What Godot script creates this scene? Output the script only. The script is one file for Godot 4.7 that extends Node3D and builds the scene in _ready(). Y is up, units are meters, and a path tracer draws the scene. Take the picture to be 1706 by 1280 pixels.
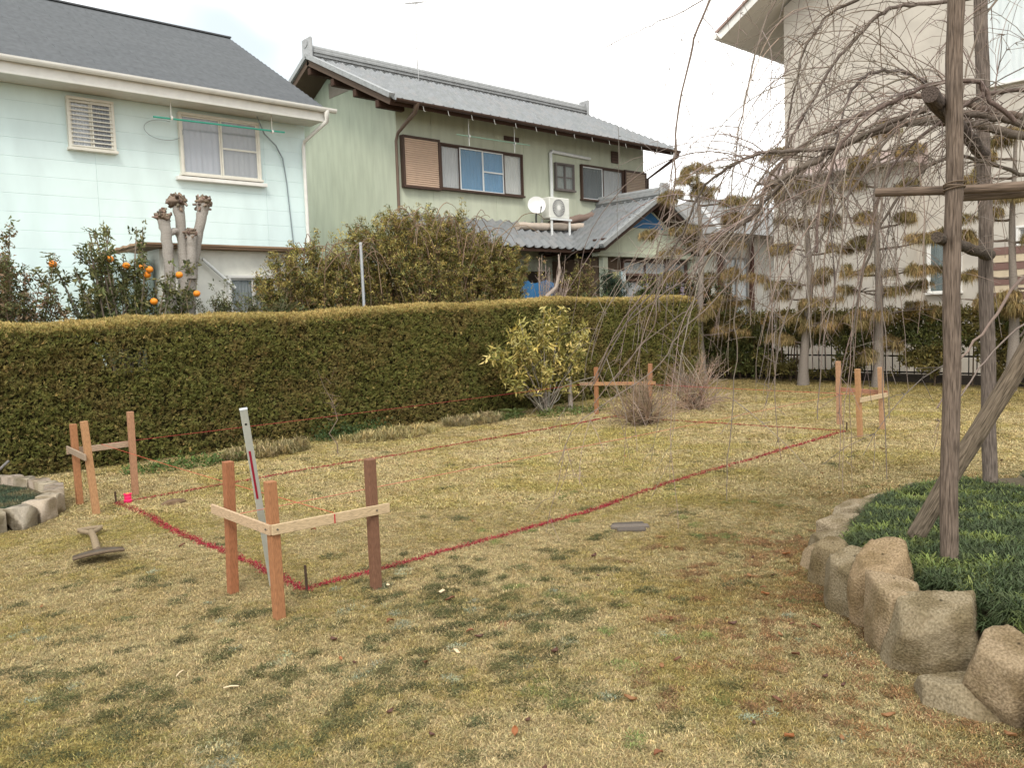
extends Node3D
# A garden lawn with a staked-out building plot, a clipped hedge, neighbouring houses and a weeping cherry on props.

var rng := RandomNumberGenerator.new()
var numbers := {}
var MAT := {}

class Shape:
	var v := PackedVector3Array()
	var n := PackedVector3Array()
	var c := PackedColorArray()
	var ix := PackedInt32Array()

	func face(pts: Array, out: Vector3, col: Color) -> void:
		var nn := Vector3.ZERO
		for i in pts.size():
			var a: Vector3 = pts[i]
			var b: Vector3 = pts[(i + 1) % pts.size()]
			nn += a.cross(b)
		var flip := nn.dot(out) < 0.0
		nn = nn.normalized()
		if flip:
			nn = -nn
		var s := v.size()
		for p in pts:
			v.append(p); n.append(nn); c.append(col)
		for i in range(1, pts.size() - 1):
			ix.append(s)
			if flip:
				ix.append(s + i); ix.append(s + i + 1)
			else:
				ix.append(s + i + 1); ix.append(s + i)

	func box(ctr: Vector3, size: Vector3, col: Color, turn := Basis.IDENTITY, bevel := 0.0) -> void:
		var h := size * 0.5
		var e := minf(bevel, minf(h.x, minf(h.y, h.z)) * 0.9)
		var at := func(s: Vector3, ax: int) -> Vector3:
			var p := Vector3(s.x * (h.x - e), s.y * (h.y - e), s.z * (h.z - e))
			p[ax] = s[ax] * h[ax]
			return ctr + turn * p
		for ax in 3:
			var b := (ax + 1) % 3
			var d := (ax + 2) % 3
			for sg in [-1.0, 1.0]:
				var q := []
				for k in [[-1.0, -1.0], [1.0, -1.0], [1.0, 1.0], [-1.0, 1.0]]:
					var s := Vector3.ZERO
					s[ax] = sg; s[b] = k[0]; s[d] = k[1]
					q.append(at.call(s, ax))
				var o := Vector3.ZERO
				o[ax] = sg
				face(q, turn * o, col)
		if e <= 0.0:
			return
		for ax in 3:
			var b := (ax + 1) % 3
			var d := (ax + 2) % 3
			for k in [[-1.0, -1.0], [1.0, -1.0], [1.0, 1.0], [-1.0, 1.0]]:
				var s0 := Vector3.ZERO
				s0[ax] = -1.0; s0[b] = k[0]; s0[d] = k[1]
				var s1 := s0
				s1[ax] = 1.0
				var o := s0
				o[ax] = 0.0
				face([at.call(s0, b), at.call(s1, b), at.call(s1, d), at.call(s0, d)], turn * o, col)
		for sx in [-1.0, 1.0]:
			for sy in [-1.0, 1.0]:
				for sz in [-1.0, 1.0]:
					var s := Vector3(sx, sy, sz)
					face([at.call(s, 0), at.call(s, 1), at.call(s, 2)], turn * s, col)

	# box between two corners
	func slab(a: Vector3, b: Vector3, col: Color, bevel := 0.0) -> void:
		box((a + b) * 0.5, (b - a).abs(), col, Basis.IDENTITY, bevel)

	func bar(a: Vector3, b: Vector3, w: float, t: float, col: Color, up := Vector3.UP, bevel := 0.0) -> void:
		var y := (b - a).normalized()
		var x := up.cross(y)
		if x.length() < 0.01:
			x = Vector3.RIGHT.cross(y)
		x = x.normalized()
		box((a + b) * 0.5, Vector3(w, (b - a).length(), t), col, Basis(x, y, x.cross(y)), bevel)

	func tube(pts: Array, radii: Array, sides: int, col: Color, cap := true, wob := 0.0, cols := []) -> void:
		var s := v.size()
		var dir: Vector3 = (pts[1] - pts[0]).normalized()
		var side := dir.cross(Vector3.UP)
		if side.length() < 0.05:
			side = dir.cross(Vector3.RIGHT)
		side = side.normalized()
		for i in pts.size():
			if i < pts.size() - 1:
				dir = (pts[i + 1] - pts[maxi(i - 1, 0)]).normalized()
			else:
				dir = (pts[i] - pts[i - 1]).normalized()
			side = (side - dir * side.dot(dir)).normalized()
			var up := dir.cross(side)
			var cc: Color = col if cols.is_empty() else cols[i]
			for k in sides:
				var a := TAU * k / sides
				var o := side * cos(a) + up * sin(a)
				var r: float = radii[i]
				if wob > 0.0:
					r *= 1.0 + wob * (sin(a * 3.0 + i * 1.7) * 0.6 + sin(a * 5.0 + i * 0.9) * 0.4)
				v.append(pts[i] + o * r); n.append(o); c.append(cc)
		for i in pts.size() - 1:
			for k in sides:
				var a := s + i * sides + k
				var b := s + i * sides + (k + 1) % sides
				ix.append(a); ix.append(a + sides); ix.append(b)
				ix.append(b); ix.append(a + sides); ix.append(b + sides)
		if cap:
			for e in [0, pts.size() - 1]:
				var q := []
				for k in sides:
					q.append(v[s + e * sides + k])
				var o: Vector3 = pts[0] - pts[1] if e == 0 else pts[-1] - pts[-2]
				face(q, o, col if cols.is_empty() else cols[e])

	func lathe(ctr: Vector3, axis: Vector3, prof: Array, sides: int, col: Color) -> void:
		var z := axis.normalized()
		var x := z.cross(Vector3.UP)
		if x.length() < 0.05:
			x = z.cross(Vector3.RIGHT)
		x = x.normalized()
		var y := z.cross(x)
		for i in prof.size() - 1:
			for k in sides:
				var a0 := TAU * k / sides
				var a1 := TAU * (k + 1) / sides
				var d0 := x * cos(a0) + y * sin(a0)
				var d1 := x * cos(a1) + y * sin(a1)
				var p: Vector2 = prof[i]
				var q: Vector2 = prof[i + 1]
				var out := (d0 + d1) * (q.y - p.y) - z * 2.0 * (q.x - p.x)
				if out.length() < 1e-6:
					continue
				face([ctr + d0 * p.x + z * p.y, ctr + d1 * p.x + z * p.y, ctr + d1 * q.x + z * q.y, ctr + d0 * q.x + z * q.y], out, col)

	# smooth closed or open grid of points [row][column]
	func sheet(g: Array, col: Callable, close := false) -> void:
		var s := v.size()
		var rows := g.size()
		var w: int = g[0].size()
		for i in rows:
			for j in w:
				var p: Vector3 = g[i][j]
				var jn := (j + 1) % w if close else mini(j + 1, w - 1)
				var jp := (j + w - 1) % w if close else maxi(j - 1, 0)
				var du: Vector3 = g[i][jn] - g[i][jp]
				var dv: Vector3 = g[mini(i + 1, rows - 1)][j] - g[maxi(i - 1, 0)][j]
				v.append(p); n.append(du.cross(dv).normalized()); c.append(col.call(p))
		for i in rows - 1:
			for j in (w if close else w - 1):
				var a := s + i * w + j
				var b := s + i * w + (j + 1) % w
				ix.append(a); ix.append(b + w); ix.append(b)
				ix.append(a); ix.append(a + w); ix.append(b + w)

	func flip() -> void:
		for i in n.size():
			n[i] = -n[i]
		for i in range(0, ix.size(), 3):
			var q := ix[i]
			ix[i] = ix[i + 1]
			ix[i + 1] = q

	func mesh() -> ArrayMesh:
		var arr := []
		arr.resize(Mesh.ARRAY_MAX)
		arr[Mesh.ARRAY_VERTEX] = v
		arr[Mesh.ARRAY_NORMAL] = n
		arr[Mesh.ARRAY_COLOR] = c
		arr[Mesh.ARRAY_INDEX] = ix
		var m := ArrayMesh.new()
		m.add_surface_from_arrays(Mesh.PRIMITIVE_TRIANGLES, arr)
		return m


func numbered(parent: Node, called: String) -> String:
	var key := str(parent.get_instance_id()) + called
	var k: int = numbers.get(key, 0)
	numbers[key] = k + 1
	return called if k == 0 else "%s_%03d" % [called, k]

func tag(o: Node, label: String, category := "", group := "", kind := "") -> void:
	if label: o.set_meta("label", label)
	if category: o.set_meta("category", category)
	if group: o.set_meta("group", group)
	if kind: o.set_meta("kind", kind)

func thing(called: String, label: String, category: String, at := Vector3.ZERO, group := "") -> Node3D:
	var o := Node3D.new()
	o.name = numbered(self, called)
	add_child(o)
	o.position = at
	tag(o, label, category, group)
	return o

func where(p: Node) -> Vector3:
	var q := Vector3.ZERO
	while p != self and p is Node3D:
		q += p.position
		p = p.get_parent()
	return q

# commits a shape given in world coordinates as one named mesh under parent (parents are never turned)
func put(s: Shape, called: String, material: Material, parent: Node = self, base = null) -> MeshInstance3D:
	var o := MeshInstance3D.new()
	o.name = numbered(parent, called)
	parent.add_child(o)
	var off := where(parent)
	if base != null:
		o.position = base - off
		off = base
	if off != Vector3.ZERO:
		for i in s.v.size():
			s.v[i] -= off
	var m := s.mesh()
	m.surface_set_material(0, material)
	o.mesh = m
	return o

func piece(m: Mesh, called: String, parent: Node, xf: Transform3D) -> MeshInstance3D:
	var o := MeshInstance3D.new()
	o.name = numbered(parent, called)
	parent.add_child(o)
	o.mesh = m
	xf.origin -= where(parent)
	o.transform = xf
	return o

func scatter(called: String, m: Mesh, parent: Node, xfs: Array, cols: PackedColorArray) -> MultiMeshInstance3D:
	var mm := MultiMesh.new()
	mm.transform_format = MultiMesh.TRANSFORM_3D
	mm.use_colors = true
	mm.mesh = m
	mm.instance_count = xfs.size()
	var off := where(parent)
	for i in xfs.size():
		var t: Transform3D = xfs[i]
		t.origin -= off
		mm.set_instance_transform(i, t)
		mm.set_instance_color(i, cols[i])
	var o := MultiMeshInstance3D.new()
	o.name = numbered(parent, called)
	o.multimesh = mm
	parent.add_child(o)
	o.set_meta("kind", "stuff")
	return o

func L(r: float, g: float, b: float) -> Color:   # a base colour in linear values
	return Color(r, g, b)

func S(hex: String) -> Color:   # a base colour given as sRGB
	return Color(hex).srgb_to_linear()

func vary(c: Color, a: float) -> Color:
	var k := 1.0 + rng.randf_range(-a, a)
	return Color(c.r * k * (1.0 + rng.randf_range(-a, a) * 0.3), c.g * k, c.b * k * (1.0 + rng.randf_range(-a, a) * 0.3))

func noise(seed_: int, freq: float, octaves := 3) -> FastNoiseLite:
	var f := FastNoiseLite.new()
	f.seed = seed_
	f.noise_type = FastNoiseLite.TYPE_SIMPLEX_SMOOTH
	f.frequency = freq
	f.fractal_octaves = octaves
	return f

# a tileable grey texture: values from lo to hi (linear), contrast by gamma
func grey(seed_: int, freq: float, lo: float, hi: float, octaves := 4, size := 256, gamma := 1.0, tint := Color(1, 1, 1), tint_lo := Color(1, 1, 1)) -> ImageTexture:
	var f := noise(seed_, freq, octaves)
	var src := f.get_seamless_image(size, size)
	var im := Image.create(size, size, true, Image.FORMAT_RGB8)
	for y in size:
		for x in size:
			var t := pow(src.get_pixel(x, y).r, gamma)
			var k := lerpf(lo, hi, t)
			var q := tint_lo.lerp(tint, t) * k
			im.set_pixel(x, y, Color(q.r, q.g, q.b).linear_to_srgb())
	im.generate_mipmaps()
	return ImageTexture.create_from_image(im)

func bumps(seed_: int, freq: float, octaves := 4, size := 256, strength := 8.0) -> ImageTexture:
	var src := noise(seed_, freq, octaves).get_seamless_image(size, size)
	src.convert(Image.FORMAT_RGBA8)
	src.bump_map_to_normal_map(strength)
	return ImageTexture.create_from_image(src)

func mat(called: String, rough: float, tex: Texture2D = null, scale := Vector3.ONE, world := true, extra := {}) -> StandardMaterial3D:
	var m := StandardMaterial3D.new()
	m.resource_name = called
	m.vertex_color_use_as_albedo = true
	m.roughness = rough
	m.metallic_specular = extra.get("spec", 0.4)
	if tex:
		m.albedo_texture = tex
	if tex or extra.has("bump"):
		m.uv1_triplanar = true
		m.uv1_world_triplanar = world
		m.uv1_scale = scale
	if extra.has("bump"):
		m.normal_enabled = true
		m.normal_texture = extra.bump
		m.normal_scale = extra.get("bump_scale", 1.0)
	if extra.has("metal"):
		m.metallic = extra.metal
	if extra.has("backlight"):
		m.backlight_enabled = true
		m.backlight = extra.backlight
	MAT[called] = m
	return m

func make_materials() -> void:
	var fine := grey(11, 0.045, 0.62, 1.12, 4)
	var coarse := grey(12, 0.012, 0.9, 1.04, 5)
	var grain := grey(13, 0.05, 0.42, 1.3, 4, 256, 1.0)
	var rough_n := bumps(14, 0.05, 4, 256, 6.0)
	var stone_t := grey(15, 0.05, 0.3, 1.35, 6, 256, 1.0, Color(1.05, 1.0, 0.92), Color(0.82, 0.78, 0.66))
	mat("earth", 0.95, fine, Vector3(2.3, 2.3, 2.3))
	mat("turf", 0.95, grey(16, 0.08, 0.55, 1.2, 4), Vector3(3.1, 3.1, 3.1))
	mat("post_wood", 0.75, grain, Vector3(22, 1.6, 22), false, {"spec": 0.3})
	mat("board_wood", 0.75, grain, Vector3(1.6, 22, 22), false, {"spec": 0.3})
	mat("board_wood_z", 0.75, grain, Vector3(22, 22, 1.6), false, {"spec": 0.3})
	mat("old_wood", 0.9, grey(17, 0.045, 0.12, 1.45, 4), Vector3(9, 0.5, 9), false, {"spec": 0.2, "bump": bumps(18, 0.04, 3, 256, 8.0), "bump_scale": 0.6})
	mat("stone", 0.92, stone_t, Vector3(6.1, 6.1, 6.1), true, {"spec": 0.25, "bump": rough_n, "bump_scale": 0.9})
	mat("granite", 0.9, grey(19, 0.12, 0.6, 1.15, 4), Vector3(3, 3, 3), true, {"spec": 0.25, "bump": rough_n, "bump_scale": 0.6})
	mat("stucco", 0.95, grey(20, 0.02, 0.84, 1.05, 6), Vector3(0.33, 0.33, 0.33), true, {"spec": 0.2})
	mat("siding", 0.6, coarse, Vector3(0.5, 0.2, 0.5), true, {"spec": 0.35})
	mat("panel", 0.8, grey(21, 0.02, 0.86, 1.05, 5), Vector3(0.8, 0.18, 0.8), true, {"spec": 0.3})
	mat("kawara", 0.5, grey(22, 0.02, 0.75, 1.1, 5), Vector3(1.1, 1.1, 1.1), true, {"spec": 0.5})
	mat("slate", 0.8, grey(23, 0.03, 0.7, 1.1, 5), Vector3(0.9, 0.9, 0.9), true, {"spec": 0.35})
	mat("paint", 0.5, grey(24, 0.02, 0.88, 1.02, 5), Vector3(0.9, 0.9, 0.9), true, {"spec": 0.4})
	mat("dark_timber", 0.8, grain, Vector3(6, 6, 6), true, {"spec": 0.25})
	mat("metal", 0.4, coarse, Vector3(3, 3, 3), true, {"metal": 0.8})
	mat("rust", 0.9, fine, Vector3(6, 6, 6), true, {"spec": 0.2})
	mat("alu", 0.5, coarse, Vector3(4, 4, 4), true, {"metal": 0.3})
	mat("plain", 0.7)
	mat("plastic", 0.35)
	mat("cloth", 0.95, coarse, Vector3(1.5, 0.6, 1.5), true, {"spec": 0.1})
	mat("bark", 0.95, grey(25, 0.06, 0.5, 1.15, 4), Vector3(5, 2.5, 5), true, {"spec": 0.15, "bump": rough_n, "bump_scale": 0.8})
	mat("twig", 0.85, null, Vector3.ONE, true, {"spec": 0.2})
	mat("leaf", 0.55, null, Vector3.ONE, true, {"spec": 0.35, "backlight": Color(0.45, 0.5, 0.28)})
	mat("needle", 0.8, null, Vector3.ONE, true, {"spec": 0.15, "backlight": Color(0.3, 0.3, 0.2)})
	mat("grass", 0.85, null, Vector3.ONE, true, {"spec": 0.15, "backlight": Color(0.35, 0.35, 0.25)})
	mat("chalk", 0.95, grey(26, 0.12, 0.5, 1.25, 4), Vector3(4, 4, 4), true, {"spec": 0.1})
	var g := mat("glass", 0.04, null, Vector3.ONE, true, {"spec": 0.9})
	g.transparency = BaseMaterial3D.TRANSPARENCY_ALPHA
	g.vertex_color_use_as_albedo = false
	g.albedo_color = Color(0.75, 0.82, 0.84, 0.16)
	var im := StandardMaterial3D.new()
	im.albedo_color = Color(0.1, 0.11, 0.12)
	im.roughness = 0.06
	im.metallic_specular = 0.9
	MAT["dark_glass"] = im

func _ready() -> void:
	rng.seed = 20240211
	# ---- camera: eye height 1.5 m, a phone lens held slightly turned
	var cam := Camera3D.new()
	cam.name = "camera"
	add_child(cam)
	cam.position = Vector3(0, 1.5, 0)
	cam.rotation_order = EULER_ORDER_YXZ
	cam.rotation_degrees = Vector3(-4.5, -42.3, -2.0)
	cam.fov = 50.38
	cam.near = 0.05
	cam.far = 400.0
	cam.current = true
	# ---- overcast sky, sun behind cloud
	var env := Environment.new()
	env.background_mode = Environment.BG_SKY
	var sky := Sky.new()
	var pan := PanoramaSkyMaterial.new()
	pan.panorama = overcast()
	pan.energy_multiplier = 1.0
	sky.sky_material = pan
	env.sky = sky
	env.tonemap_mode = Environment.TONE_MAPPER_LINEAR
	env.tonemap_exposure = 1.68
	env.sdfgi_enabled = true
	env.ssao_enabled = true
	env.ssil_enabled = true
	var we := WorldEnvironment.new()
	we.environment = env
	add_child(we)
	var sun := DirectionalLight3D.new()
	sun.name = "sun"
	add_child(sun)
	sun.look_at_from_position(Vector3(-8, 13, 8), Vector3.ZERO)
	sun.light_energy = 0.45
	sun.light_angular_distance = 18.0
	sun.light_color = Color(1.0, 0.97, 0.92)
	sun.shadow_enabled = true
	make_materials()
	make_meshes()
	make_ground()
	make_beds()
	make_hedges()
	make_blue_house()
	make_green_house()
	make_beige_house()
	make_other_buildings()
	make_garden_behind()
	make_conifers()
	make_shrubs()
	make_plot()
	make_cherry()
	make_small()

func overcast() -> ImageTexture:
	var w := 1024
	var h := 512
	var im := Image.create(w, h, false, Image.FORMAT_RGBF)
	var a := noise(55, 1.6, 5)
	for y in h:
		var el := PI * (0.5 - (y + 0.5) / h)
		for x in w:
			var az := TAU * (x + 0.5) / w
			var d := Vector3(cos(el) * sin(az), sin(el), -cos(el) * cos(az))
			var t := clampf(a.get_noise_3dv(d * Vector3(1, 1.8, 1)) * 1.5 + 0.74, 0.0, 1.0)
			var q := Color(0.52, 0.585, 0.625).lerp(Color(1.36, 1.34, 1.30), t)
			if el < 0.0:
				q = Color(0.35, 0.33, 0.28)
			im.set_pixel(x, y, q)
	return ImageTexture.create_from_image(im)

# ---------------------------------------------------------------- leaf-sized meshes
var TUFT := []
var TUFT_FAR := []
var SPRAY := []
var LEAVES := []
var BIG_LEAVES := []
var NEEDLES := []
var MONDO := []

func blade(s: Shape, at: Vector3, dir: Vector3, length: float, width: float, droop: float, col := Color(1, 1, 1)) -> void:
	dir = dir.normalized()
	var side := dir.cross(Vector3.UP)
	if side.length() < 0.05:
		side = Vector3.RIGHT
	side = side.normalized() * width * 0.5
	var mid := at + dir * length * 0.55
	var tip := mid + (dir + Vector3.DOWN * droop).normalized() * length * 0.45
	var nn := side.cross(dir).normalized()
	if nn.y < 0.0:
		nn = -nn
	var k := s.v.size()
	for p in [at - side, at + side, mid - side * 0.85, mid + side * 0.85, tip]:
		s.v.append(p); s.n.append(nn); s.c.append(col)
	for i in [0, 2, 1, 1, 2, 3, 2, 4, 3]:
		s.ix.append(k + i)

func leaf(s: Shape, at: Vector3, dir: Vector3, length: float, width: float, col := Color(1, 1, 1), fold := 0.25) -> void:
	dir = dir.normalized()
	var side := dir.cross(Vector3.UP)
	if side.length() < 0.05:
		side = Vector3.RIGHT
	side = side.normalized()
	var up := side.cross(dir).normalized()
	var a := at
	var b := at + dir * length * 0.45 + side * width * 0.5 + up * width * fold
	var d := at + dir * length * 0.45 - side * width * 0.5 + up * width * fold
	var e := at + dir * length - up * length * 0.08
	s.face([a, b, e], up, col)
	s.face([a, e, d], up, col)

func rdir(lift := 0.0) -> Vector3:
	var a := rng.randf() * TAU
	var y := rng.randf_range(-1.0, 1.0)
	var q := sqrt(1.0 - y * y)
	return (Vector3(cos(a) * q, y, sin(a) * q) + Vector3.UP * lift).normalized()

func done(s: Shape, material: String) -> ArrayMesh:
	var m := s.mesh()
	m.surface_set_material(0, MAT[material])
	return m

func make_meshes() -> void:
	for k in 4:
		var s := Shape.new()
		for i in 13:
			var a := rng.randf() * TAU
			var d := Vector3(cos(a), rng.randf_range(0.15, 1.1), sin(a))
			blade(s, Vector3(rng.randf_range(-1, 1), 0, rng.randf_range(-1, 1)) * 0.022, d, rng.randf_range(0.018, 0.042), rng.randf_range(0.0018, 0.0034), rng.randf_range(0.2, 1.3), L(1, 1, 1) * rng.randf_range(0.5, 1.3))
		TUFT.append(done(s, "grass"))
		s = Shape.new()
		for i in 9:
			var a := rng.randf() * TAU
			var d := Vector3(cos(a), rng.randf_range(0.2, 1.1), sin(a))
			blade(s, Vector3(rng.randf_range(-1, 1), 0, rng.randf_range(-1, 1)) * 0.045, d, rng.randf_range(0.025, 0.05), rng.randf_range(0.004, 0.007), rng.randf_range(0.2, 1.3), L(1, 1, 1) * rng.randf_range(0.65, 1.18))
		TUFT_FAR.append(done(s, "grass"))
		s = Shape.new()      # a flat scaly spray of a clipped conifer hedge, pointing along +y
		for i in 7:
			var a := rng.randf_range(-0.9, 0.9)
			var d := Vector3(sin(a), cos(a), rng.randf_range(-0.35, 0.35))
			blade(s, Vector3(rng.randf_range(-0.012, 0.012), rng.randf_range(-0.01, 0.02), rng.randf_range(-0.01, 0.01)), d, rng.randf_range(0.03, 0.065), rng.randf_range(0.006, 0.011), rng.randf_range(-0.3, 0.5), L(1, 1, 1) * rng.randf_range(0.6, 1.25))
		SPRAY.append(done(s, "needle"))
		s = Shape.new()
		for i in 6:
			leaf(s, rdir() * 0.035, rdir(0.15), rng.randf_range(0.03, 0.055), rng.randf_range(0.012, 0.022), L(1, 1, 1) * rng.randf_range(0.7, 1.2))
		LEAVES.append(done(s, "leaf"))
		s = Shape.new()
		for i in 6:
			leaf(s, rdir() * 0.045, rdir(0.1), rng.randf_range(0.07, 0.12), rng.randf_range(0.025, 0.042), L(1, 1, 1) * rng.randf_range(0.7, 1.2))
		BIG_LEAVES.append(done(s, "leaf"))
		s = Shape.new()      # drooping needle sprays of a cloud-pruned cedar, outwards along +x
		for i in 12:
			var d := Vector3(rng.randf_range(0.1, 1.0), rng.randf_range(-1.3, 0.3), rng.randf_range(-0.8, 0.8))
			blade(s, rdir() * 0.025, d, rng.randf_range(0.07, 0.19), rng.randf_range(0.005, 0.009), rng.randf_range(0.5, 2.2), L(1, 1, 1) * rng.randf_range(0.65, 1.25))
		NEEDLES.append(done(s, "needle"))
		s = Shape.new()
		for i in 14:
			var a := rng.randf() * TAU
			var d := Vector3(cos(a), rng.randf_range(0.5, 1.5), sin(a))
			blade(s, Vector3(rng.randf_range(-1, 1), 0, rng.randf_range(-1, 1)) * 0.02, d, rng.randf_range(0.08, 0.18), rng.randf_range(0.004, 0.007), rng.randf_range(0.8, 2.6), L(1, 1, 1) * rng.randf_range(0.6, 1.35))
		MONDO.append(done(s, "leaf"))

# several variants of one leaf mesh spread over the given places, all as parts of one plant
func spread(called: String, kinds: Array, parent: Node, xfs: Array, cols: PackedColorArray) -> void:
	for k in kinds.size():
		var a := []
		var b := PackedColorArray()
		for i in range(k, xfs.size(), kinds.size()):
			a.append(xfs[i]); b.append(cols[i])
		if a.size() > 0:
			scatter(called, kinds[k], parent, a, b)

# ---------------------------------------------------------------- ground
var N1 := noise(101, 0.22, 3)
var N2 := noise(102, 0.9, 3)
var N3 := noise(103, 3.2, 3)
var N4 := noise(104, 2.1, 2)
var BED := [Vector2(2.98, -0.25), Vector2(3.06, -0.62), Vector2(3.28, -0.95), Vector2(3.52, -1.27), Vector2(3.62, -1.47), Vector2(3.82, -1.66), Vector2(3.92, -1.84), Vector2(4.27, -2.13), Vector2(4.78, -2.34), Vector2(5.13, -2.46), Vector2(5.4, -2.55), Vector2(5.85, -2.66), Vector2(6.3, -2.66), Vector2(6.8, -2.55), Vector2(7.3, -2.3), Vector2(8.2, -1.4), Vector2(8.2, -0.1), Vector2(7.2, 1.1), Vector2(5.4, 1.5), Vector2(3.9, 0.9), Vector2(3.1, 0.2)]
var RING := [Vector2(0.55, -7.55), Vector2(0.9, -7.3), Vector2(1.22, -7.22), Vector2(1.42, -7.24), Vector2(1.6, -7.42), Vector2(1.78, -7.7), Vector2(1.88, -8.1), Vector2(1.86, -8.6), Vector2(1.7, -9.05), Vector2(1.3, -9.4), Vector2(0.7, -9.45), Vector2(0.2, -9.2), Vector2(0.0, -8.6), Vector2(0.15, -7.95)]

func inside(p: Vector2, poly: Array) -> bool:
	var r := false
	var j := poly.size() - 1
	for i in poly.size():
		var a: Vector2 = poly[i]
		var b: Vector2 = poly[j]
		if (a.y > p.y) != (b.y > p.y) and p.x < (b.x - a.x) * (p.y - a.y) / (b.y - a.y) + a.x:
			r = not r
		j = i
	return r

func edge_distance(p: Vector2, poly: Array) -> float:
	var d := 1e9
	for i in poly.size():
		var q := Geometry2D.get_closest_point_to_segment(p, poly[i], poly[(i + 1) % poly.size()])
		d = minf(d, p.distance_to(q))
	return d

func lawn_y(x: float, z: float) -> float:
	return N2.get_noise_2d(x * 0.5, z * 0.5) * 0.012 + N1.get_noise_2d(x, z) * 0.01

func blob(p: Vector2, c: Vector2, r: float) -> float:
	return exp(-p.distance_squared_to(c) / (r * r))

# what grows where: dead straw turf, yellow moss, dark green weed patches, brown thatch near the rocks
func lawn_colour(x: float, z: float) -> Color:
	var p := Vector2(x, z)
	var a := N1.get_noise_2d(x, z)
	var b := N2.get_noise_2d(x, z)
	var d := N3.get_noise_2d(x, z)
	var e := N4.get_noise_2d(x + 40.0, z)
	var w := Vector2(N4.get_noise_2d(x * 2.2, z * 2.2), N4.get_noise_2d(x * 2.2 + 31.0, z * 2.2)) * 0.5
	var f := N3.get_noise_2d((x + w.x) * 2.6, (z + w.y) * 2.6)
	var g := N3.get_noise_2d(x * 5.0 + 17.0, z * 5.0)
	var col := L(0.50, 0.40, 0.21).lerp(L(0.37, 0.285, 0.125), smoothstep(-0.3, 0.45, b * 0.5 + d * 0.4 + g * 0.5))
	var moss := smoothstep(0.0, 0.5, b * 0.5 + a * 0.4 + g * 0.5 + 0.14 * blob(p, Vector2(5.0, -5.8), 2.8) + 0.04)
	col = col.lerp(L(0.38, 0.315, 0.095), moss * 0.75)
	var lush := blob(p, Vector2(1.15, -2.9), 1.35)
	var dark := smoothstep(0.10, 0.34, f * 0.8 + g * 0.35 + e * 0.3 + 0.26 * lush - 0.24)
	col = col.lerp(L(0.13, 0.135, 0.055), dark * (0.25 + 0.35 * lush))
	var rock := smoothstep(1.5, 0.1, edge_distance(p, BED))
	col = col.lerp(L(0.23, 0.125, 0.055), rock * smoothstep(-0.1, 0.3, b * 0.4 + f * 0.5 + g * 0.5) * 0.85)
	col = col.lerp(L(0.13, 0.16, 0.05), rock * smoothstep(0.15, 0.3, f - g * 0.5) * 0.6)
	var back := smoothstep(11.5, 14.5, x)
	col = col.lerp(L(0.27, 0.21, 0.075), back * 0.6)
	return col

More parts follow.
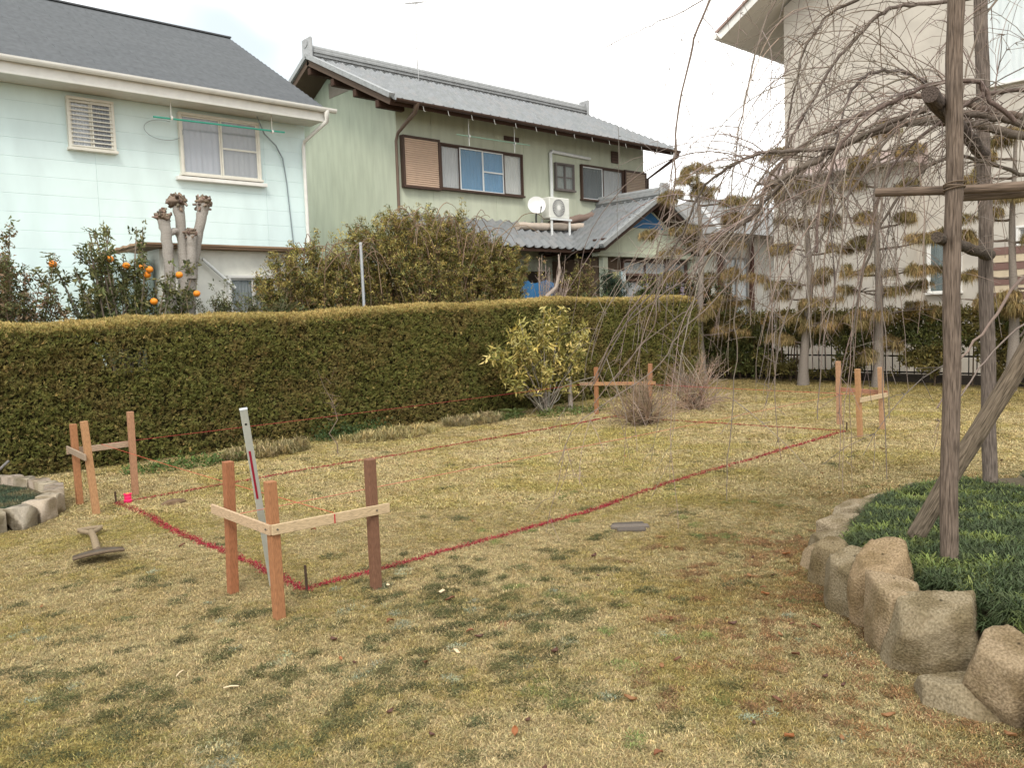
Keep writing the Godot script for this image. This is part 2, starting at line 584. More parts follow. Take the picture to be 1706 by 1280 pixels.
func make_ground() -> void:
	var s := Shape.new()
	s.face([Vector3(-200, -0.06, -200), Vector3(200, -0.06, -200), Vector3(200, -0.06, 200), Vector3(-200, -0.06, 200)], Vector3.UP, L(0.2, 0.16, 0.1))
	tag(put(s, "ground", MAT["earth"]), "bare earth ground around the garden", "", "", "structure")
	s = Shape.new()
	var g := []
	for i in range(0, 206):
		var row := []
		var z := -10.8 + i * 0.065
		for j in range(0, 331):
			var x := -2.5 + j * 0.065
			row.append(Vector3(x, lawn_y(x, z), z))
		g.append(row)
	s.sheet(g, func(p: Vector3) -> Color: return lawn_colour(p.x, p.z) * 0.5)
	if s.n[s.n.size() / 2].y < 0.0:
		s.flip()
	var lawn := put(s, "lawn", MAT["turf"])
	tag(lawn, "winter lawn of straw turf with mossy patches", "", "", "structure")
	# the turf itself, as short matted blades
	var near := []
	var near_c := PackedColorArray()
	var far := []
	var far_c := PackedColorArray()
	var fwd := Vector2(sin(deg_to_rad(42.3)), -cos(deg_to_rad(42.3)))
	var rgt := Vector2(-fwd.y, fwd.x)
	var tries := 0
	while near.size() < 240000 and tries < 640000:
		tries += 1
		var dep := 1.75 + pow(rng.randf(), 0.8) * 6.2
		var lat := rng.randf_range(-0.72, 0.72) * dep
		var p := fwd * dep + rgt * lat
		if rng.randf() > 1.9 / dep + 0.25:
			continue
		if inside(p, BED) or inside(p, RING):
			continue
		var c := lawn_colour(p.x, p.y)
		var big := rng.randf_range(0.6, 1.02)
		if c.r < 0.14:
			big *= 1.25
		near.append(Transform3D(Basis(Vector3.UP, rng.randf() * TAU).scaled(Vector3(big, big * rng.randf_range(0.7, 1.3), big)), Vector3(p.x, lawn_y(p.x, p.y) - 0.003, p.y)))
		near_c.append(vary(c * 1.08, 0.34))
	tries = 0
	while far.size() < 110000 and tries < 400000:
		tries += 1
		var dep := 6.5 + rng.randf() * 12.5
		var lat := rng.randf_range(-0.72, 0.72) * dep
		var p := fwd * dep + rgt * lat
		if p.y < -10.0 or p.x > 16.4 or inside(p, BED) or inside(p, RING):
			continue
		var big := rng.randf_range(0.75, 1.3)
		far.append(Transform3D(Basis(Vector3.UP, rng.randf() * TAU).scaled(Vector3(big, big * rng.randf_range(0.5, 1.1), big)), Vector3(p.x, lawn_y(p.x, p.y) - 0.003, p.y)))
		far_c.append(vary(lawn_colour(p.x, p.y) * 1.08, 0.34))
	# clumps that stand out of the turf: dark green weeds, grey-green rosettes, rust-brown thatch by the rocks
	for k in 760:
		var c := Vector2.ZERO
		var u := rng.randf()
		var kind := 0
		if u < 0.36:
			c = Vector2(1.05 + rng.randfn(0.0, 0.85), -2.9 + rng.randfn(0.0, 0.85))
		elif u < 0.5:
			c = Vector2(2.7 + rng.randfn(0.0, 0.45), -3.35 + rng.randfn(0.0, 0.45))
		elif u < 0.66:
			var dep := rng.randf_range(2.0, 9.5)
			c = fwd * dep + rgt * rng.randf_range(-0.66, 0.66) * dep
		elif u < 0.72:
			kind = 1
			var dep := rng.randf_range(1.9, 5.0)
			c = fwd * dep + rgt * rng.randf_range(-0.66, 0.6) * dep
		elif u < 0.93:
			kind = 2
			var i := rng.randi_range(0, 9)
			c = BED[i].lerp(BED[i + 1], rng.randf()) + Vector2(-0.72, -0.62) * absf(rng.randfn(0.0, 0.75))
		else:
			kind = 3
			var dep := rng.randf_range(2.0, 7.0)
			c = fwd * dep + rgt * rng.randf_range(-0.1, 0.66) * dep
		var col: Color = [L(0.13, 0.13, 0.06), L(0.34, 0.37, 0.25), L(0.29, 0.17, 0.085), L(0.20, 0.23, 0.08)][kind]
		col = vary(col, 0.25)
		var big := (0.007 + 0.022 * pow(rng.randf(), 2.0)) * (1.0 if kind != 1 else 0.7)
		var p := c
		for q in rng.randi_range(2, 7 if kind != 1 else 3):
			p += Vector2(rng.randfn(0.0, 1.0), rng.randfn(0.0, 0.7)) * (big * 1.6 + 0.012)
			for i in int(2 + big * 330.0):
				var t := p + Vector2(rng.randfn(0.0, 1.0), rng.randfn(0.0, 1.0)) * big
				if t.length() < 1.7 or inside(t, BED) or inside(t, RING):
					continue
				near.append(Transform3D(Basis(Vector3.UP, rng.randf() * TAU).scaled(Vector3(1.0, rng.randf_range(0.6, 1.1), 1.0) * rng.randf_range(0.65, 1.05)), Vector3(t.x, lawn_y(t.x, t.y) + 0.002, t.y)))
				near_c.append(vary(col, 0.35))
	var turf := thing("turf_grass", "short matted winter grass covering the whole lawn", "grass")
	turf.set_meta("kind", "stuff")
	spread("grass", TUFT, turf, near, near_c)
	spread("grass", TUFT_FAR, turf, far, far_c)

# ---------------------------------------------------------------- stones
func rock(ctr: Vector3, size: Vector3, turn: float, seed_: int, col: Color, planes := 16, tilt := 0.0, block := false) -> Shape:
	var r := RandomNumberGenerator.new()
	r.seed = seed_
	var nn := noise(seed_, 1.7, 4)
	var pl := []
	for k in planes:
		var y := 1.0 - 2.0 * (k + 0.5) / planes
		var a := k * 2.39996 + r.randf_range(-0.5, 0.5)
		var q := sqrt(1.0 - y * y)
		pl.append([Vector3(cos(a) * q, y + r.randf_range(-0.2, 0.2), sin(a) * q).normalized(), r.randf_range(0.66, 1.0)])
	if block:
		pl = [[Vector3(r.randf_range(-0.25, 0.25), 1, r.randf_range(-0.1, 0.25)).normalized(), r.randf_range(0.72, 0.85)], [Vector3.DOWN, 0.95]]
		var a0 := r.randf() * TAU
		for k in 5:
			var a := a0 + TAU * k / 5.0 + r.randf_range(-0.35, 0.35)
			pl.append([Vector3(cos(a), r.randf_range(-0.12, 0.3), sin(a)).normalized(), r.randf_range(0.68, 0.92)])
		for k in 8:
			pl.append([Vector3(r.randf_range(-1, 1), r.randf_range(-0.2, 0.9), r.randf_range(-1, 1)).normalized(), r.randf_range(0.84, 1.0)])
	var b := Basis(Vector3.UP, turn) * Basis(Vector3.RIGHT, tilt)
	var g := []
	var rows := 40 if block else 22
	var cols := 52 if block else 30
	for i in rows + 1:
		var row := []
		var th := PI * i / rows
		for j in cols:
			var ph := TAU * j / cols
			var d := Vector3(sin(th) * cos(ph), cos(th), sin(th) * sin(ph))
			var m := 9.0
			for p in pl:
				var k: float = d.dot(p[0])
				if k > 0.05:
					m = minf(m, p[1] / k)
			m = minf(m, 1.45 if block else 1.3)
			m *= 1.0 + nn.get_noise_3dv(d * 1.2) * (0.03 if block else 0.05) + nn.get_noise_3dv(d * 6.0) * (0.018 if block else 0.045) + (nn.get_noise_3dv(d * 14.0) * 0.014 if block else 0.0)
			row.append(ctr + b * (d * m * size * 0.5))
		g.append(row)
	var s := Shape.new()
	var cn := noise(seed_ + 7, 5.0, 3)
	s.sheet(g, func(p: Vector3) -> Color:
		var t: float = cn.get_noise_3dv(p)
		return col.lerp(col * Color(0.55, 0.52, 0.42), clampf(t * 1.6 + 0.15, 0.0, 0.75)), true)
	var mid := s.n.size() / 2
	if s.n[mid].dot(s.v[mid] - ctr) < 0.0:
		s.flip()
	return s

func bed_top(x: float, z: float) -> float:
	var d := edge_distance(Vector2(x, z), BED)
	var lift := lerpf(0.27, 0.13, smoothstep(4.0, 6.6, x - z * 0.2))
	return smoothstep(-0.02, 0.22, d) * lift + minf(d, 1.6) * 0.02 + N3.get_noise_2d(x, z) * 0.012

func make_beds() -> void:
	# raised bed on the right, edged with rough boulders
	var s := Shape.new()
	var g := []
	for i in 30:
		var row := []
		for j in 40:
			var k := float(i) / 29.0
			var t := float(j) / 39.0 * BED.size()
			var a: Vector2 = BED[int(t) % BED.size()]
			var b: Vector2 = BED[(int(t) + 1) % BED.size()]
			var e := a.lerp(b, t - floorf(t)).lerp(Vector2(5.5, -0.6), maxf(k, 0.025))
			row.append(Vector3(e.x, bed_top(e.x, e.y) - 0.02, e.y))
		g.append(row)
	s.sheet(g, func(_p: Vector3) -> Color: return L(0.10, 0.08, 0.05))
	if s.n[s.n.size() / 2].y < 0.0:
		s.flip()
	tag(put(s, "planting_bed", MAT["earth"]), "raised soil bed behind the boulder edging", "", "", "structure")
	var edging := thing("boulder_edging", "rough brown boulders edging the raised bed under the propped tree", "stone edging", Vector3(4.2, 0, -1.9))
	var tan_ := L(0.45, 0.38, 0.28)
	var gry := L(0.38, 0.34, 0.26)
	var rocks := [
		[Vector3(3.02, 0.100, -0.28), Vector3(0.46, 0.47, 0.44), -0.74, 1, gry, 0.00],
		[Vector3(3.12, 0.100, -0.64), Vector3(0.44, 0.47, 0.44), -0.74, 2, tan_, 0.00],
		[Vector3(3.29, 0.100, -0.93), Vector3(0.38, 0.39, 0.38), -0.74, 3, L(0.43, 0.36, 0.27), 0.12],
		[Vector3(3.24, 0.005, -1.06), Vector3(0.44, 0.24, 0.31), -0.74, 4, gry, 0.00],
		[Vector3(3.51, 0.100, -1.27), Vector3(0.47, 0.45, 0.38), -0.74, 5, gry, 0.05],
		[Vector3(3.56, 0.100, -1.47), Vector3(0.28, 0.53, 0.41), -0.74, 6, tan_, -0.08],
		[Vector3(3.80, 0.100, -1.63), Vector3(0.37, 0.58, 0.41), -0.74, 7, L(0.46, 0.37, 0.26), 0.00],
		[Vector3(3.88, 0.100, -1.81), Vector3(0.31, 0.50, 0.44), -0.74, 8, gry, 0.10],
		[Vector3(4.22, 0.060, -2.08), Vector3(0.26, 0.42, 0.38), -0.74, 9, L(0.36, 0.31, 0.22), 0.00],
		[Vector3(4.50, 0.020, -2.24), Vector3(0.36, 0.26, 0.33), -0.50, 10, tan_, 0.00],
		[Vector3(4.78, 0.020, -2.33), Vector3(0.33, 0.26, 0.31), -0.50, 11, gry, 0.00],
		[Vector3(5.12, 0.030, -2.45), Vector3(0.32, 0.29, 0.31), -0.60, 12, L(0.50, 0.45, 0.36), 0.00],
		[Vector3(5.39, 0.040, -2.54), Vector3(0.31, 0.32, 0.28), -0.60, 13, L(0.52, 0.47, 0.38), 0.00],
		[Vector3(5.85, 0.000, -2.66), Vector3(0.44, 0.16, 0.33), -0.10, 14, L(0.48, 0.42, 0.32), 0.00],
		[Vector3(6.27, 0.000, -2.65), Vector3(0.46, 0.16, 0.33), 0.00, 15, L(0.50, 0.44, 0.34), 0.00],
		[Vector3(6.70, 0.000, -2.56), Vector3(0.51, 0.16, 0.33), 0.30, 16, L(0.48, 0.43, 0.33), 0.00],
		[Vector3(7.15, 0.000, -2.35), Vector3(0.54, 0.16, 0.36), 0.50, 17, L(0.46, 0.4, 0.31), 0.00],
		[Vector3(7.60, 0.000, -1.98), Vector3(0.54, 0.21, 0.36), 0.70, 18, L(0.46, 0.4, 0.31), 0.00],
	]
	for r in rocks:
		var at: Vector3 = r[0]
		put(rock(at, r[1] * Vector3(0.93, 0.97, 0.93), r[2], 300 + r[3], r[4] * Color(0.70, 0.66, 0.62), 11, r[5], true), "stone", MAT["stone"], edging, at)
	var xfs := []
	var cols := PackedColorArray()
	var tries := 0
	while xfs.size() < 26000 and tries < 120000:
		tries += 1
		var p := Vector2(rng.randf_range(2.8, 8.0), rng.randf_range(-2.7, 0.9))
		if not inside(p, BED):
			continue
		var d := edge_distance(p, BED)
		if d < 0.11 + 0.06 * N3.get_noise_2d(p.x * 2.0, p.y * 2.0):
			continue
		var dead := N2.get_noise_2d(p.x * 1.3 + 9.0, p.y * 1.3)
		var light := N3.get_noise_2d(p.x + 5.0, p.y + 5.0)
		if p.x > 5.2 and dead > 0.16:
			continue
		var c := L(0.066, 0.092, 0.036).lerp(L(0.17, 0.21, 0.055), smoothstep(0.12, 0.35, light + (0.14 if p.x > 5.4 else 0.0)))
		var k := rng.randf_range(0.5, 1.0)
		xfs.append(Transform3D(Basis(Vector3.UP, rng.randf() * TAU).scaled(Vector3(1.15, rng.randf_range(0.4, 0.85), 1.15) * k), Vector3(p.x, bed_top(p.x, p.y) - 0.01, p.y)))
		cols.append(vary(c, 0.3))
	var cover := thing("mondo_grass", "dark green ground cover filling the boulder-edged bed", "ground cover", Vector3(5, 0.2, -1))
	cover.set_meta("kind", "stuff")
	spread("leaves", MONDO, cover, xfs, cols)
	# small round bed on the far left, edged with cut granite blocks
	var kerb := thing("granite_edging", "curved edging of pale cut granite blocks at the hedge foot", "stone edging", Vector3(1.3, 0, -8.2))
	var n := RING.size()
	var total := 0.0
	for i in n:
		total += RING[i].distance_to(RING[(i + 1) % n])
	var count := int(total / 0.235)
	for k in count:
		var along := total * k / count
		var i := 0
		while along > RING[i].distance_to(RING[(i + 1) % n]):
			along -= RING[i].distance_to(RING[(i + 1) % n])
			i = (i + 1) % n
		var a: Vector2 = RING[i]
		var b: Vector2 = RING[(i + 1) % n]
		var p := a.lerp(b, along / a.distance_to(b))
		var dir := (b - a).normalized()
		var inw := Vector2(0.95, -8.4) - p
		p += inw.normalized() * 0.07
		var bx := rock(Vector3(p.x, 0.075, p.y), Vector3(0.27, 0.25 + rng.randf_range(-0.02, 0.03), 0.19), -atan2(dir.y, dir.x), 400 + k, vary(L(0.42, 0.355, 0.275), 0.15), 7)
		# cut faces: press the pebble into a block
		var bas := Basis(Vector3.UP, -atan2(dir.y, dir.x))
		for q in bx.v.size():
			var l: Vector3 = bas.inverse() * (bx.v[q] - Vector3(p.x, 0.075, p.y))
			l.x = clampf(l.x * 1.25, -0.112, 0.112); l.y = clampf(l.y * 1.25, -0.12, 0.1); l.z = clampf(l.z * 1.25, -0.075, 0.075)
			bx.v[q] = bas * l + Vector3(p.x, 0.075, p.y)
		put(bx, "stone", MAT["granite"], kerb, Vector3(p.x, 0.0, p.y))
	s = Shape.new()
	var ring := []
	for p in RING:
		ring.append(Vector3(p.x + (0.95 - p.x) * 0.1, 0.1, p.y + (-8.4 - p.y) * 0.1))
	s.face(ring, Vector3.UP, L(0.10, 0.08, 0.05))
	tag(put(s, "soil", MAT["earth"]), "soil inside the granite block ring", "", "", "structure")
	xfs = []
	cols = PackedColorArray()
	tries = 0
	while xfs.size() < 2600 and tries < 20000:
		tries += 1
		var p := Vector2(rng.randf_range(0.0, 1.9), rng.randf_range(-9.4, -7.3))
		if not inside(p, RING) or edge_distance(p, RING) < 0.2:
			continue
		xfs.append(Transform3D(Basis(Vector3.UP, rng.randf() * TAU).scaled(Vector3(0.6, 0.45, 0.6)), Vector3(p.x, 0.09, p.y)))
		cols.append(vary(L(0.055, 0.085, 0.045).lerp(L(0.16, 0.14, 0.07), smoothstep(0.0, 0.4, N3.get_noise_2d(p.x, p.y))), 0.3))
	cover = thing("low_ground_cover", "low green ground cover inside the granite block ring", "ground cover", Vector3(1, 0.1, -8.4))
	cover.set_meta("kind", "stuff")
	spread("leaves", MONDO, cover, xfs, cols)

# ---------------------------------------------------------------- hedges and back fence
func hedge_top(x: float) -> float:
	return 1.60 + 0.20 * smoothstep(2.0, 12.0, x) + 0.018 * sin(x * 1.9 + 0.6) + 0.008 * sin(x * 4.3)

func hedge_front(x: float, y: float) -> float:
	return -9.84 + N2.get_noise_2d(x * 1.2, y * 1.2) * 0.07 + 0.05 * sin(x * 1.1) - 0.07 * smoothstep(1.2, 1.8, y)

func make_hedges() -> void:
	var h := thing("clipped_hedge", "long clipped evergreen hedge with tan-tipped flat top across the lawn's far side", "hedge", Vector3(5.5, 0, -10.3))
	var x0 := -3.0
	var x1 := 14.3
	# twiggy dark inside: sheets with thin spots where the neighbour's wall shows through
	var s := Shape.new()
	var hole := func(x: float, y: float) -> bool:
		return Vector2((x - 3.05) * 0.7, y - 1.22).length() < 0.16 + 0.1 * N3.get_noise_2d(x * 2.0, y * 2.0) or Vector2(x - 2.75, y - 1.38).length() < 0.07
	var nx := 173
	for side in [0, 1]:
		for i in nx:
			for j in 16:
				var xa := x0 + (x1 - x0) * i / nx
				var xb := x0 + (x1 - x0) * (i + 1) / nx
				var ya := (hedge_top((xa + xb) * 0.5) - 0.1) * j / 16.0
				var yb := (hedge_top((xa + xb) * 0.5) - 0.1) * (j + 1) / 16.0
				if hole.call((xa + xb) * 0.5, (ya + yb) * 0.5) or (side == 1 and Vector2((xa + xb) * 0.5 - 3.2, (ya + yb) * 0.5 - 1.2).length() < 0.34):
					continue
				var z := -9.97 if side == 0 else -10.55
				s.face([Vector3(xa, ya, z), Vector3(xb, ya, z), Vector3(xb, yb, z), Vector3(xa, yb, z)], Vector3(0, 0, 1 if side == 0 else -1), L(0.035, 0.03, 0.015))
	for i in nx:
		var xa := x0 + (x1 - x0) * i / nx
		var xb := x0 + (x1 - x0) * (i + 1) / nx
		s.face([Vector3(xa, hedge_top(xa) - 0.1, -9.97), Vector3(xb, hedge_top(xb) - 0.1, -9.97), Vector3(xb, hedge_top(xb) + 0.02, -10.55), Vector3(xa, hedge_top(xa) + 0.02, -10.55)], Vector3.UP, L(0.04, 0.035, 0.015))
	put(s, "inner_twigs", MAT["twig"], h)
	var xfs := []
	var cols := PackedColorArray()
	var green := L(0.205, 0.205, 0.062)
	var brown := L(0.27, 0.19, 0.08)
	var tan_ := L(0.50, 0.38, 0.15)
	for k in 150000:
		var x := rng.randf_range(x0, x1)
		if x < 1.2 and rng.randf() < 0.75:
			continue
		var top := hedge_top(x)
		var on_top := rng.randf() < 0.3
		var p: Vector3
		var out: Vector3
		if on_top:
			var z := rng.randf_range(-10.66, hedge_front(x, 1.7))
			var e := minf(absf(z - hedge_front(x, 1.7)), 0.12) / 0.12
			p = Vector3(x, top - 0.07 * (1.0 - e) * (1.0 - e) + 0.05 * clampf((-9.85 - z) / 0.8, 0.0, 1.0) + N2.get_noise_2d(x * 2.5, z * 2.5) * 0.035 + N3.get_noise_2d(x * 2.0, z * 2.0) * 0.02 + rng.randf_range(-0.03, 0.01), z)
			out = Vector3(rng.randf_range(-0.5, 0.5), 1.0, rng.randf_range(-0.3, 0.6))
		else:
			var y := pow(rng.randf(), 0.92) * (top + 0.01)
			if hole.call(x, y) and rng.randf() < 0.5:
				continue
			p = Vector3(x, y, hedge_front(x, y) - rng.randf() * rng.randf() * 0.14 + N3.get_noise_2d(x * 1.6, y * 1.6) * 0.05)
			out = Vector3(rng.randf_range(-0.6, 0.6), rng.randf_range(0.0, 1.3), 0.7)
		var y_ := out.normalized()
		var x_ := y_.cross(rdir()).normalized()
		var k2 := rng.randf_range(0.42, 0.85)
		xfs.append(Transform3D(Basis(x_, y_, x_.cross(y_)).scaled(Vector3.ONE * k2), p))
		var patch := N2.get_noise_2d(x * 0.9, p.y * 1.4)
		var c := green.lerp(brown, clampf(smoothstep(-0.2, 0.5, patch + N3.get_noise_2d(x, p.y * 1.5) * 0.6) * 0.48 + (0.5 if rng.randf() < 0.16 else 0.0), 0.0, 1.0))
		if on_top:
			c = c.lerp(tan_, 0.88 + 0.3 * N2.get_noise_2d(x, p.z))    # clipped tips scorched to tan
		elif p.y > top - 0.05 + N3.get_noise_1d(x * 3.0) * 0.05:
			c = c.lerp(tan_, 0.5)
		elif rng.randf() < 0.02:
			c = tan_
		cols.append(vary(c, 0.32))
	spread("foliage", SPRAY, h, xfs, cols)

	# loose broad-leaved hedge along the back fence
	var bh := thing("loose_back_hedge", "loose broad-leaved hedge growing along the dark fence before the beige house", "hedge", Vector3(16.1, 0, -7))
	s = Shape.new()
	for k in 70:
		var z := rng.randf_range(-11.2, -2.0)
		var x := 16.05 + rng.randf_range(-0.15, 0.15)
		var t := Vector3(x + rng.randf_range(-0.25, 0.2), rng.randf_range(1.1, 1.45), z + rng.randf_range(-0.3, 0.3))
		s.tube([Vector3(x, 0, z), Vector3(x, 0.5, z).lerp(t, 0.3), t], [0.014, 0.011, 0.004], 5, L(0.14, 0.10, 0.07))
	put(s, "stems", MAT["twig"], bh).set_meta("kind", "stuff")
	xfs = []
	cols = PackedColorArray()
	for k in 12000:
		var z := rng.randf_range(-11.3, -2.0)
		var y := rng.randf_range(0.15, 1.45)
		var dens := N2.get_noise_2d(z * 1.3, y * 1.5)
		if y < 0.8 and z > -9.6 and dens < 0.06 + (0.75 - y) * 0.25:
			continue
		var top := y > 1.2
		xfs.append(Transform3D(Basis(rdir(), rng.randf() * TAU).scaled(Vector3.ONE * rng.randf_range(0.7, 1.2)), Vector3(16.05 + rng.randf_range(-0.32, 0.28), y + N3.get_noise_1d(z) * 0.1, z)))
		cols.append(vary(L(0.11, 0.135, 0.045).lerp(L(0.31, 0.205, 0.065), clampf((0.8 if top else 0.25) * rng.randf() + (0.3 if dens > 0.15 else 0.0), 0.0, 1.0)), 0.3))
	spread("foliage", BIG_LEAVES, bh, xfs, cols)

	var f := thing("iron_fence", "low dark metal fence of thin bars behind the loose hedge", "fence", Vector3(16.55, 0, -6.5))
	var dk := L(0.035, 0.03, 0.028)
	for y in [0.2, 0.52, 1.05]:
		s = Shape.new()
		s.slab(Vector3(16.53, y - 0.016, -11.3), Vector3(16.57, y + 0.016, -1.8), dk, 0.004)
		put(s, "rail", MAT["metal"], f)
	s = Shape.new()
	s.box(Vector3.ZERO, Vector3(0.016, 0.9, 0.016), dk)
	var bar_mesh := done(s, "metal")
	var z := -11.25
	while z < -1.8:
		piece(bar_mesh, "bar", f, Transform3D(Basis.IDENTITY, Vector3(16.55, 0.62, z)))
		z += 0.14
	s = Shape.new()
	s.slab(Vector3(16.45, -0.06, -11.4), Vector3(16.7, 0.16, -1.6), L(0.10, 0.085, 0.07), 0.015)
	var kb := put(s, "kerb_wall", MAT["granite"])
	tag(kb, "dark low concrete kerb under the metal fence", "wall")

# ---------------------------------------------------------------- houses
# a window standing slightly proud of a wall that faces +z (turn = 0) or -x (turn = 1)
class Wall:
	var turn := 0
	var plane := 0.0
	func at(u: float, y: float, out: float) -> Vector3:    # u runs to the right as seen from outside
		return Vector3(u, y, plane + out) if turn == 0 else Vector3(plane - out, y, u)
	func normal() -> Vector3:
		return Vector3(0, 0, 1) if turn == 0 else Vector3(-1, 0, 0)

func rect(s: Shape, w: Wall, u0: float, u1: float, y0: float, y1: float, o0: float, o1: float, col: Color, bevel := 0.004) -> void:
	s.slab(w.at(u0, y0, o0), w.at(u1, y1, o1), col, bevel)

# outer frame, then one sash (with pane) per column; cols: curtain colour behind each pane
func window(parent: Node, w: Wall, u0: float, u1: float, y0: float, y1: float, frame_c: Color, sash: Array, curtains: Array, label := "", depth := 0.07, sash_c = null, rails = []) -> Node3D:
	var f := 0.045
	var s := Shape.new()
	rect(s, w, u0, u1, y1 - f, y1, -0.02, depth + 0.02, frame_c)
	rect(s, w, u0 - 0.02, u1 + 0.02, y0, y0 + f, -0.02, depth + 0.05, frame_c)
	rect(s, w, u0, u0 + f, y0 + f + 0.001, y1 - f - 0.001, -0.02, depth + 0.018, frame_c)
	rect(s, w, u1 - f, u1, y0 + f + 0.001, y1 - f - 0.001, -0.02, depth + 0.018, frame_c)
	var win := put(s, "window", MAT["paint"], parent, w.at((u0 + u1) * 0.5, y0, 0.0))
	if label:
		win.set_meta("label", label)
	for k in sash.size() - 1:
		var a: float = lerpf(u0 + f, u1 - f, sash[k])
		var b: float = lerpf(u0 + f, u1 - f, sash[k + 1])
		var o := 0.040 + 0.016 * (k % 2)
		var sc: Color = frame_c if sash_c == null or sash_c[k] == null else sash_c[k]
		s = Shape.new()
		var e := 0.028
		rect(s, w, a, b, y0 + f + 0.002, y0 + f + e, o, o + 0.014, sc, 0.002)
		rect(s, w, a, b, y1 - f - e, y1 - f - 0.002, o, o + 0.014, sc, 0.002)
		rect(s, w, a, a + e, y0 + f + e + 0.001, y1 - f - e - 0.001, o, o + 0.013, sc, 0.002)
		rect(s, w, b - e, b, y0 + f + e + 0.001, y1 - f - e - 0.001, o, o + 0.013, sc, 0.002)
		if k in rails:
			rect(s, w, a + e + 0.001, b - e - 0.001, (y0 + y1) * 0.5 - 0.016, (y0 + y1) * 0.5 + 0.016, o + 0.001, o + 0.013, sc, 0.002)
		put(s, "sash", MAT["paint"], win)
		s = Shape.new()
		s.face([w.at(a + e * 0.5, y0 + f + e * 0.5, o + 0.006), w.at(b - e * 0.5, y0 + f + e * 0.5, o + 0.006), w.at(b - e * 0.5, y1 - f - e * 0.5, o + 0.006), w.at(a + e * 0.5, y1 - f - e * 0.5, o + 0.006)], w.normal(), Color(1, 1, 1))
		put(s, "pane", MAT["glass"], win)
		var cc = curtains[k]
		s = Shape.new()
		var g := []
		for r in 2:
			var row := []
			for q in 49:
				var t := q / 48.0
				var wave := 0.0 if cc is Array else sin(t * 44.0 + k) * 0.007 + sin(t * 19.0 + k * 2.0) * 0.005
				row.append(w.at(lerpf(a, b, t), y0 + f if r == 0 else y1 - f, 0.019 + wave))
			g.append(row)
		var c0: Color = cc[0] if cc is Array else cc
		s.sheet(g, func(_p: Vector3) -> Color: return c0)
		if s.n[12].dot(w.normal()) < 0.0:
			s.flip()
		put(s, "curtain", MAT["cloth"], win)
	return win

